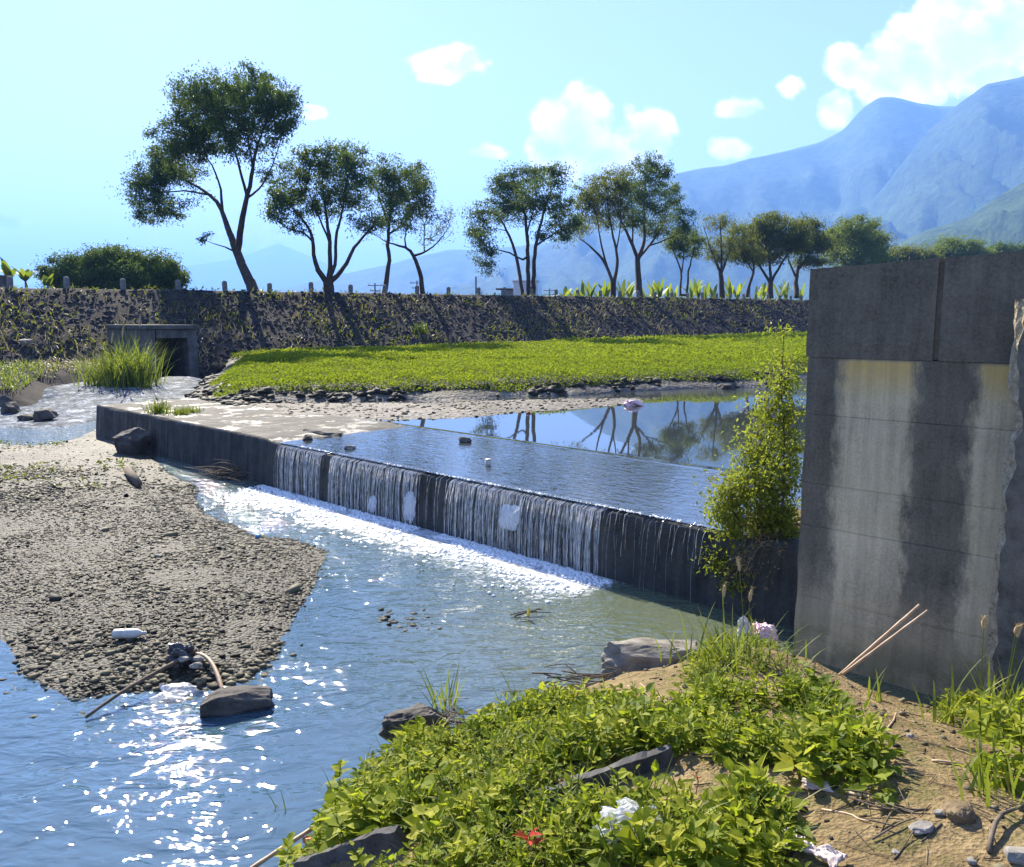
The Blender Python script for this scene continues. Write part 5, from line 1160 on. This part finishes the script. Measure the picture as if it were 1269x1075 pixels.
def bush_extras():
    r = np.random.default_rng(9); root = [o for o in scene.objects if o.name.startswith('riverside_bush')][0]; org = np.array(root.location)
    for (px, py) in [(921, 507), (946, 527), (926, 511), (912, 565), (935, 520), (948, 535), (940, 548), (905, 572), (958, 515), (931, 603), (968, 625), (913, 613), (952, 505), (944, 588), (922, 640)]:
        c = D(px, py, BD-.25+.4*r.random()) - org; mb = MB(); n_ = 26; d = unit(r.normal(0, 1, (n_, 3)))
        leaves(mb, c+d*.006, d, r.normal(0, 1, (n_, 3)), .022, .006, r.random(n_), True)
        mb.build('flower', M['flower_purple'], root)
    # dry tangle hanging at the wall corner
    p = D(905, 720, 7.95); rt = empty('dry_plant', (p[0], p[1], .15)); tag(rt, 'brown dry leafy stalks drooping over the weir end below the bush', 'plant'); mb = MB(); lb = MB()
    for k in range(44):
        az = r.random()*6.28; L = .35+.3*r.random(); t = np.linspace(0, 1, 6); c = np.c_[.28+.3*r.random()-.5*L*t*(.6+.6*r.random())*1.2, r.normal(0, .12)+.2*t*math.sin(az), .62+.1*r.random()-.45*t*t*L/.5+.12*t]
        mb.tube(c, .003, 4, True, r.random()); q = 14; i = r.integers(1, 6, q)
        leaves(lb, c[i]+r.normal(0, .015, (q, 3)), r.normal(0, 1, (q, 3)), r.normal(0, 1, (q, 3)), .035, .014, r.random(q))
    mb.build('stalk_tangle', M['twig_dry'], rt); tag(lb.build('leaf_litter', M['grass_dry'], rt), kind='stuff')
    # roots/soil shoulder that carries the bush behind the wall end
    m = rock_mesh('earth_shoulder', (1.0, .8, .4), M['soil'], 4, 4, .3, .3); o = link('earth_shoulder', m, None, (3.0, 8.55, .72)); tag(o, 'lump of earth under the bush behind the wall end', 'earth', kind='structure')
bush_extras()

# ------------------------------------------------------------------ blocks, rocks, planks on the near bank
def put_rock(name, px, py, size, mat, label, cat, seed, z=None, rz=0.0, sub=3, boxy=.5, rough=.16, sink=.3, group=None, tilt=(0, 0), depth_z=0.0):
    p = onbank(px, py) if z is None else P(px, py, z)
    o = link(name, rock_mesh(name, size, M[mat], seed, sub, boxy, rough), None, (p[0], p[1], p[2]+size[2]*(.5-sink)), (tilt[0], tilt[1], rz)); tag(o, label, cat, group); return o
put_rock('concrete_block', 806, 838, (.80, .42, .36), 'old_concrete', 'rough grey concrete block at the water edge in front of the weir end', 'block', 3, z=.02, rz=-.15, sub=4, boxy=.78, rough=.13, sink=.15)
put_rock('root_covered_rock', 520, 918, (.50, .34, .34), 'boulder', 'dark rough rock at the water edge, covered with dead roots', 'rock', 8, z=.08, rz=.3, sub=4, boxy=.5, rough=.3, sink=.2)
def twig_pile(name, label, cat, c, n_, L, spread, thick, mat, seed, flat=.3, az0=None, part='twig', zf=None, group=None):
    r = np.random.default_rng(seed); root = empty(name, c); tag(root, label, cat, group)
    for k in range(n_):
        az = (az0 if az0 is not None else 0)+ (r.normal(0, .45) if az0 is not None else r.random()*6.28); l = L*(.45+.7*r.random()); t = np.linspace(-.5, .5, 6); o = r.normal(0, spread, 2)
        z = .01+abs(r.normal(0, flat*spread))
        pts = np.c_[o[0]+math.cos(az)*l*t, o[1]+math.sin(az)*l*t, z+.06*l*np.sin(t*3+r.random()*6)+l*.12*t*r.normal(0, 1)]
        if zf is not None:
            zz = zf(pts[:, 0]+c[0], pts[:, 1]+c[1])-c[2]; pts[:, 2] = np.maximum(pts[:, 2], zz+thick*.6)
        MB().tube(pts, thick*(.5+.7*r.random())*np.linspace(1, .6, 6), 5, True, r.random()).build(part, M[mat], root, True)
    return root
c = P(555, 905, .14); twig_pile('root_tangle', 'tangle of dead roots and straw on the rock by the grass tuft', 'roots', c, 46, .30, .09, .004, 'twig_dry', 3, .8)
c = P(735, 862, .06); twig_pile('driftwood_pile', 'heap of dark driftwood twigs in front of the concrete block', 'driftwood', c, 50, .42, .16, .007, 'dead_wood', 4, .45, -.2)
c = onbank(700, 885, .02); twig_pile('reed_stalk_heap', 'small heap of brown cut reed stalks beside the driftwood', 'reed stalks', onbank(805, 880, .02), 30, .34, .05, .006, 'bamboo', 5, .4, 2.3, 'stalk', fg_z)
def mound_debris():
    c = onbank(1110, 1012, .0); twig_pile('stick_heap', 'little heap of dry sticks on the bare earth at the right', 'sticks', c, 15, .22, .08, .004, 'dead_wood', 6, .2, None, 'stick', fg_z)
    for k, (p0, p1, r_, lab) in enumerate([((1048, 985), (1118, 1000), .008, 'curved dry branch left of the stick heap'), ((1095, 905), (1122, 880), .006, 'short pale stick on the earth below the wall foot'), ((1150, 945), (1185, 948), .007, 'pale stick beside the leafy weeds on the right'), ((1225, 1060), (1262, 1000), .010, 'bent grey stick at the lower right edge'), ((990, 925), (1030, 945), .004, 'thin twig lying in the weeds before the wall'), ((1060, 838), (1080, 870), .005, 'thin stick poking from the mound under the bamboo'), ((1020, 1005), (1085, 1020), .005, 'long thin twig on bare earth right of the paper scrap')]):
        a, b = onbank(*p0), onbank(*p1); t = np.linspace(0, 1, 7); pts = a+(b-a)*t[:, None]; pts[:, 2] = fg_z(pts[:, 0], pts[:, 1])+r_*.8+.03*np.sin(t*3.1)*(k == 3); pts[:, 0] += .02*np.sin(t*5+k)
        o = MB().tube(pts-a, r_*np.linspace(1, .6, 7), 6, True).build('dry_stick', M['bamboo' if k != 3 else 'dead_wood'], None, True, loc=a); tag(o, lab, 'stick', 'loose sticks on the bank')
    S = [(1142, 1030, (.10, .06, .04), 'pale flat stone at the right end of the stick heap'), (1262, 1068, (.09, .08, .06), 'whitish stone in the lower right corner'), (1205, 1072, (.035, .03, .02), 'small white pebble at the bottom edge'), (938, 985, (.05, .04, .02), 'pale flat stone in the thin weeds'), (726, 953, (.045, .04, .03), 'pale pebble above the long concrete plank'), (1128, 915, (.055, .04, .03), 'tan stone under the wall-side grass sprout'), (1110, 1058, (.03, .025, .015), 'small pebble on the bare path'), (890, 868, (.05, .04, .03), 'pale stone uphill of the reed stalks'), (560, 978, (.05, .04, .03), 'brownish stone in the lush weeds'), (1165, 1010, (.05, .035, .02), 'flat grey stone right of the stick heap'), (965, 838, (.05, .04, .03), 'stone on top of the earth mound'), (1190, 1015, (.12, .1, .08), 'dirty clod of earth in the shade at the right')]
    for k, (px, py, s, lab) in enumerate(S): put_rock('stone', px, py, s, 'boulder_pale' if k != 11 else 'soil', lab, 'stone', 20+k, sub=2, boxy=.3, sink=.25, rz=k, group='loose stones on the near bank')
mound_debris()
def plank(p0, p1, h, th, label, seed, lift=.0):
    a, b = onbank(*p0, lift), onbank(*p1, lift); L = np.linalg.norm((b-a)[:2]); n_ = 26; t = np.linspace(0, 1, n_)
    V = []; ax = (b-a)/L
    for f, s in ((-.5, 0), (-.5, 1), (.5, 1), (.5, 0)):
        z = (h if s else -.06) + (.025*fbm(t*7, t*0+f, seed, 4)*2 if s else 0)
        V.append(np.c_[t*L, f*th+.012*fbm(t*5, t*0+s*3+f, seed+3, 3)*2, z+0*t])
    V = np.array(V); F_ = []
    for k in range(4): F_ += [(k*n_+i, k*n_+i+1, ((k+1) % 4)*n_+i+1, ((k+1) % 4)*n_+i) for i in range(n_-1)]
    F_ += [(0, n_, 2*n_, 3*n_), (n_-1, 4*n_-1, 3*n_-1, 2*n_-1)]
    o = MB().add(V.reshape(-1, 3), F_).build('concrete_plank', M['plank_concrete'], None, False, loc=a); o.rotation_euler = (0, -math.asin(np.clip(ax[2], -1, 1)), math.atan2(ax[1], ax[0])); tag(o, label, 'plank', 'old concrete planks in the bank')
mk_simple('plank_concrete', (.035, .034, .034), (.13, .125, .12), 9, .9, .7, .01, .2, fine=80)
plank((672, 1000), (838, 945), .075, .04, 'long dark concrete plank on edge among the weeds above the clear bag', 3, .01); plank((372, 1086), (520, 1052), .07, .05, 'lower dark concrete plank among the weeds at the bottom edge', 5, .02)
def bamboo():
    for k, (p0, p1, d0, d1, r_, lab) in enumerate([((1046, 832), (1140, 750), 5.75, 5.7, .012, 'upper of two pale bamboo sticks leaning by the wall'), ((1052, 830), (1150, 757), 5.7, 5.6, .011, 'lower of two pale bamboo sticks leaning by the wall'), ((306, 1080), (388, 1026), 4.05, 4.3, .012, 'bamboo stick sticking out over the water at the lower left')]):
        a, b = D(*p0, d0), D(*p1, d1); t = np.linspace(-.08, 1, 9); pts = (b-a)*t[:, None]; rr = r_*np.where(np.arange(9) % 2 == 0, 1.12, .95)
        o = MB().tube(pts, rr, 8).build('bamboo_stick', M['bamboo'], None, True, loc=a); tag(o, lab, 'bamboo stick', 'bamboo sticks')
bamboo()
# ------------------------------------------------------------------ litter
def crumple(name, c, size, mat, label, cat, seed, flat=.5, sub=4, rz=0.0, group=None):
    me = rock_mesh(name, size, M[mat], seed, sub, .25, .75); o = link(name, me, None, c, (0, 0, rz)); tag(o, label, cat, group); return o
p = onbank(788, 1038); crumple('clear_plastic_bag', p+np.array([0, 0, .05]), (.27, .18, .15), 'clear_film', 'crumpled clear plastic bag among the weeds at the bottom', 'plastic bag', 3)
def rag():
    a = onbank(950, 1040); n_, m_ = 46, 18; u = np.linspace(0, 1, n_); v = np.linspace(-.5, .5, m_); U, V = np.meshgrid(u, v)
    b = onbank(1022, 1072); ax = (b-a)[:2]; L = np.linalg.norm(ax)+.06; ax /= np.linalg.norm(ax); nx = np.array([-ax[1], ax[0]])
    w = .11*(.6+.4*np.sin(U*7)); X = a[0]+ax[0]*U*L+nx[0]*V*w; Y = a[1]+ax[1]*U*L+nx[1]*V*w
    Z = fg_z(X, Y)+.02+.045*np.abs(fbm(U*5, V*4, 3, 4))*2+.02*np.sin(V*14+U*9)**2
    i = np.arange(n_-1)[None]; j = np.arange(m_-1)[:, None]*n_; q = np.stack([i+j, i+j+1, i+j+1+n_, i+j+n_], -1).reshape(-1, 4)
    o = MB().add((np.stack([X, Y, Z], -1)-a).reshape(-1, 3), q).build('pale_rag', M['pale_cloth'], None, True, loc=a); tag(o, 'twisted pale pink rag lying on the earth at the bottom', 'rag'); s = o.modifiers.new('s', 'SOLIDIFY'); s.thickness = .004
    p = onbank(945, 1026); crumple('green_wrapper', p+np.array([0, 0, .012]), (.06, .05, .035), 'green_plastic', 'small green wrapper above the pale rag', 'wrapper', 5, sub=3)
    p = onbank(1012, 978); crumple('paper_scrap', p+np.array([0, 0, .015]), (.13, .05, .03), 'pale_cloth', 'curled pale scrap at the edge of the shaded weeds', 'paper scrap', 6, sub=3, rz=-.4)
rag()
p = np.array([1.98, 6.08, g(1.98, 6.08)]); crumple('pink_bag_ball', p+np.array([0, 0, .13]), (.17, .16, .15), 'pink_plastic', 'round pink and white plastic bag by the bush foot', 'plastic bag', 7, sub=4).scale = (1, 1, 1)
p = np.array([1.84, 6.1, g(1.84, 6.1)]); crumple('white_plastic_piece', p+np.array([0, 0, .13]), (.10, .08, .17), 'white_plastic', 'upright white plastic scrap left of the pink bag', 'plastic scrap', 8, sub=3)
p = D(383, 1040, 4.25); crumple('orange_wrapper', p, (.05, .04, .03), 'orange_plastic', 'tiny orange scrap beside the bamboo stick at the lower left', 'wrapper', 9, sub=2)
# ------------------------------------------------------------------ things on the gravel bar
def barp(px, py, lift=0.0):
    p = P(px, py, .12); p[2] = float(bar_z(np.array(p[0]), np.array(p[1])))+lift; return p
def bottle(p, L, R_, az, label):
    root = empty('plastic_bottle', p, az); tag(root, label, 'bottle')
    prof = [(0, .6), (.02, .92), (.06, 1), (.30, 1), (.33, .93), (.36, 1), (.66, 1), (.72, .96), (.80, .75), (.87, .42), (.90, .36), (.94, .36)]
    mb = MB(); mb.tube([(x*L-L/2, 0, R_) for x, _ in prof], [r*R_ for _, r in prof], 12); mb.build('body', M['white_plastic'], root, True)
    MB().tube([(L*.44, 0, R_), (L*.50, 0, R_)], R_*.42, 12).build('cap', M['white_plastic'], root, True)
bottle(barp(161, 790, .01), .29, .045, .10, 'dull white plastic bottle lying on the gravel bar')
def can():
    p = barp(321, 663, .01); root = empty('drink_can', p, .4); tag(root, 'small blue and yellow can at the tip of the gravel bar', 'can')
    MB().tube([(-.05, 0, .035), (.03, 0, .035)], .033, 12).build('body', M['blue_plastic'], root, True); MB().tube([(.03, 0, .035), (.058, 0, .035), (.066, 0, .035)], [.0335, .0335, .026], 12).build('yellow_end', M['yellow_plastic'], root, True)
can()
put_rock('broken_concrete_post', 294, 878, (.52, .20, .19), 'boulder', 'dark broken concrete post lying in the water below the gravel bar', 'concrete post', 12, z=.0, rz=.30, sub=4, boxy=.85, rough=.10, sink=.25)
def debris():
    a, b = barp(105, 874, .01), barp(243, 812, .12); a[2] = .02
    t = np.linspace(0, 1, 9); pts = (b-a)*t[:, None]+np.c_[0*t, 0*t, .02*np.sin(t*5)]
    tag(MB().tube(pts, np.linspace(.012, .02, 9), 6).build('long_branch', M['dead_wood'], None, True, loc=a), 'long straight branch reaching from the gravel into the water', 'branch')
    ap = barp(140, 872, .02); bp = barp(215, 855, .02); t = np.linspace(0, 1, 7)
    tag(MB().tube((bp-ap)*t[:, None], .014, 6).build('long_branch', M['dead_wood'], None, True, loc=ap), 'dark branch at the waterline under the long straight branch', 'branch')
    a = barp(238, 812, .05); b = barp(276, 842, .02); c = barp(265, 812, .12); t = np.linspace(0, 1, 10)[:, None]; pts = (1-t)**2*a+2*t*(1-t)*c+t*t*b
    tag(MB().tube(pts-a, np.linspace(.018, .02, 10), 6).build('bent_branch', M['bamboo'], None, True, loc=a), 'bent pale branch arching on the gravel beside the dark plastic', 'branch')
    p = barp(226, 816, .08); crumple('dark_plastic_bag', p, (.20, .14, .20), 'black_plastic', 'torn dark plastic bag caught on the branches', 'plastic bag', 11, sub=3)
    p = barp(214, 843, .03); crumple('dirty_plastic_sheet', p, (.26, .22, .09), 'clear_film', 'dirty crumpled plastic sheet at the gravel edge', 'plastic sheet', 12, sub=3)
    for k, (px, py) in enumerate([(228, 818), (246, 818), (196, 690), (243, 826)]): put_rock('stone', px, py, (.10, .07, .05), 'boulder_pale', ['white stone under the dark plastic bag', 'white stone beside the bent branch', 'pale stone in the middle of the gravel bar', 'small white stone below the bent branch'][k], 'stone', 50+k, z=.15, sub=2, sink=.3, group='pale stones on the gravel bar')
debris()
def far_left():
    put_rock('boulder', 168, 560, (.80, .62, .66), 'boulder', 'large dark wedge-shaped boulder near the left end of the weir', 'boulder', 31, z=.1, rz=.5, sub=4, boxy=.55, rough=.22, sink=.12)
    for k, (px, py, s, lab) in enumerate([(58, 521, (.62, .5, .42), 'squarish dark boulder in the white stream'), (33, 521, (.5, .4, .26), 'flat dark boulder left of the squarish one'), (14, 514, (.75, .6, .5), 'dark rock heap at the left edge by the stream'), (22, 490, (.75, .6, .5), 'dark boulder on the grassy left shore'), (2, 505, (.8, .6, .55), 'dark rock cut off by the left edge')]):
        put_rock('boulder', px, py, s, 'boulder', lab, 'boulder', 32+k, z=.05, rz=k*.7, sub=3, boxy=.5, rough=.2, sink=.2, group='boulders at the left shore')
    p = bank_pt(bank_s(8)-.2, 5.6); o = D(10, 411, p[1]); me = rock_mesh('boulder', (.7, .5, .4), M['boulder_pale'], 40, 3, .4, .2); z = np.interp(-5.6, [-9, -8.2, -.25, 0], [-.2, .12, .985, 1.])*bank_top(1.0)
    tag(link('boulder', me, None, (p[0], p[1], z+.12)), 'pale boulder on the dark dyke slope at the left', 'boulder')
    a = barp(158, 586, .05); b = barp(172, 604, .05); tag(MB().tube([(0, 0, .03), tuple((b-a)*.5+np.array([0, 0, .03])), tuple((b-a)+np.array([0, 0, .02]))], [.075, .08, .06], 9).build('short_log', M['dead_wood'], None, True, loc=a), 'short log lying on the pale silt near the weir', 'log')
    twig_pile('branch_heap', 'heap of bare branches washed up against the weir foot', 'branches', P(290, 590, .03), 44, 1.5, .22, .011, 'dead_wood', 8, .35, 3.0, 'branch')
    twig_pile('brush_heap', 'dark clump of brush at the right end of the branch heap', 'brush', P(318, 583, .08), 40, .5, .14, .008, 'dead_wood', 9, .6)
    # moss on the bar
    n_ = 9000; x = -22+18*rng.random(n_); y = 11+12*rng.random(n_); u, v = proj(np.c_[x, y, .1+0*x]); sd = sdist(x, y, BARW)
    e = np.minimum(((u-40)/85)**2+((v-592)/13)**2, ((u-140)/26)**2+((v-578)/7)**2); e = np.minimum(e, ((u-20)/70)**2+((v-556)/7)**2); e = np.minimum(e, ((u-100)/40)**2+((v-606)/6)**2)
    ok = (sd > .1) & (e < 1+1.3*fbm(x*2, y*2, 9, 3)*2); x, y = x[ok], y[ok]; k = len(x); d = rng.normal(0, 1, (k, 3)); d[:, 2] = .4*np.abs(d[:, 2]); nr = rng.normal(0, .5, (k, 3)); nr[:, 2] += 1
    mb = MB(); leaves(mb, np.c_[x, y, bar_z(x, y)+.02+.04*rng.random(k)], d, nr, .07+.06*rng.random(k), .05, np.clip(rng.normal(.45, .25, k), 0, 1), True)
    tag(mb.build('moss_patch', M['leaf_olive']), 'yellow green mossy weeds on the gravel bar at the left edge', 'moss', kind='stuff')
    # reeds by the culvert
    c = D(150, 470, 33.0); c[2] = float(shore_z(np.array(c[0]), np.array(c[1])))-.1
    def reeds(px, dp, n_, L, lab, seed, heads, sp):
        q = D(px, 470, dp); q[2] = max(.35, float(shore_z(np.array(q[0]), np.array(q[1])))); grass_clump(0, 0, n_, L, lab, seed, W=.035, lean=.55, pos=q, spread=sp, heads=heads, hl=.45, headmat='foxtail', cat='reeds', group='reeds by the culvert', name='reed_clump')
    reeds(164, 31.6, 420, 2.3, 'tall green reed clump with tan plumes in front of the culvert', 5, 6, .42); reeds(134, 31.8, 300, 1.7, 'shorter reed clump left of the tall one', 6, 3, .42)
    for k, (px, py, n_, L, lab) in enumerate([(198, 512, 150, .42, 'upright grass tuft growing on the dry end of the weir'), (224, 514, 120, .26, 'low grass tuft on the weir beside the upright one'), (238, 511, 90, .22, 'smallest grass tuft on the weir toward the pebble strip')]):
        q = P(px, py, .87); grass_clump(0, 0, n_, L, lab, 20+k, W=.018, lean=.6, pos=q, spread=.11, group='grass tufts on the weir')
    q = bank_pt(bank_s(465), 5.2); q[2] = np.interp(-5.2, [-9, -8.2, -.25, 0], [-.2, .12, .985, 1.])*bank_top(bank_s(465)); grass_clump(0, 0, 90, .9, 'lone yellow green bush of grass on the dark dyke slope', 30, W=.05, pos=q, spread=.25, group='grass on the dyke')
far_left()
# ------------------------------------------------------------------ things in and across the pool
def pool_things():
    K = [(577, 548, (.24, .2, .14), 'boulder', 'brown stone standing in the pool'), (434, 556, (.26, .15, .09), 'boulder_pale', 'flat pale stone in the shallow pool near the crest'), (381, 545, (.22, .17, .14), 'boulder', 'dark stone beside the mud hump at the crest'), (398, 538, (.85, .5, .14), 'boulder', 'low muddy hump on the weir crest left of the falls'), (573, 493, (.5, .36, .28), 'boulder_pale', 'pale rounded stone below the green field edge'), (748, 486, (.5, .4, .3), 'boulder', 'dark stone at the field edge in the middle'), (497, 494, (.42, .36, .34), 'boulder', 'dark stone at the muddy field edge'), (655, 513, (.13, .1, .08), 'brick_red', 'reddish stone on the pebble strip'), (540, 490, (.4, .3, .2), 'boulder', 'grey stone left of the pale rounded stone'), (372, 530, (.4, .25, .07), 'boulder_pale', 'pale scum-covered stone in the calm corner of the pool'), (900, 482, (.6, .4, .3), 'boulder', 'dark stone at the right end of the field edge')]
    for k, (px, py, s, mt, lab) in enumerate(K): put_rock('pool_stone' if k < 4 else 'stone', px, py, s, mt, lab, 'stone', 60+k, z=ZU, rz=k*.9, sub=3, boxy=.35, rough=.22, sink=.3, group='stones around the pool')
    p = P(605, 577, ZU); root = empty('plastic_cup', p); tag(root, 'small white plastic cup standing in the pool', 'cup')
    MB().tube([(0, 0, -.02), (0, 0, .09)], [.04, .048], 12).build('body', M['white_plastic'], root, True); MB().tube([(0, 0, .09), (0, 0, .098)], [.052, .052], 12).build('rim', M['white_plastic'], root, True)
    p = P(785, 503, ZU); crumple('pink_plastic_bag', p+np.array([0, 0, .05]), (.34, .22, .16), 'pink_plastic', 'pink plastic bag stranded at the far side of the pool', 'plastic bag', 15, sub=3)
    d = 44; p = D(559, 449, d); p[2] = float(flat_z(np.array(p[0]), np.array(p[1]))); root = empty('marker_stake', p); tag(root, 'thin dark stake standing in the green field', 'stake')
    MB().tube([(0, 0, -.2), (0, 0, 1.05)], [.06, .055], 8).build('stake', M['dead_wood'], root, True); MB().tube([(0, 0, 1.05), (0, 0, 1.12)], [.075, .06], 8).build('stake_cap', M['dead_wood'], root, True)
    twig_pile('floating_branch', 'small branch with a tan leaf drifting below the weir', 'branch', P(658, 764, .01), 4, .45, .05, .008, 'dead_wood', 33, .2, .2, 'twig')
    mb = MB(); leaves(mb, np.array([[0, 0, 0.]]), np.array([[.1, 0, 1.]]), np.array([[0, -1., 0]]), .14, .05, .7); tag(mb.build('drifting_leaf', M['grass_dry'], None, loc=P(654, 768, .0)), 'upright tan leaf sticking out of the water below the weir', 'leaf')
    n_ = 60; px = 470+75*rng.random(n_); py = 755+28*rng.random(n_); pos = np.array([P(a, b, -.005) for a, b in zip(px, py)]); r = .012+.03*rng.random(n_)**2
    mb = MB(); stones(mb, pos, r*1.4, r, r*.5, rng.random(n_)*6, rng.random(n_)*.4); tag(mb.build('shoal_stones', M['pebble_grey'], None, True), 'scatter of wet stones just breaking the water in midstream', 'stones', kind='stuff')
mk_simple('brick_red', (.22, .07, .04), (.34, .13, .08), 6, .9)
pool_things()
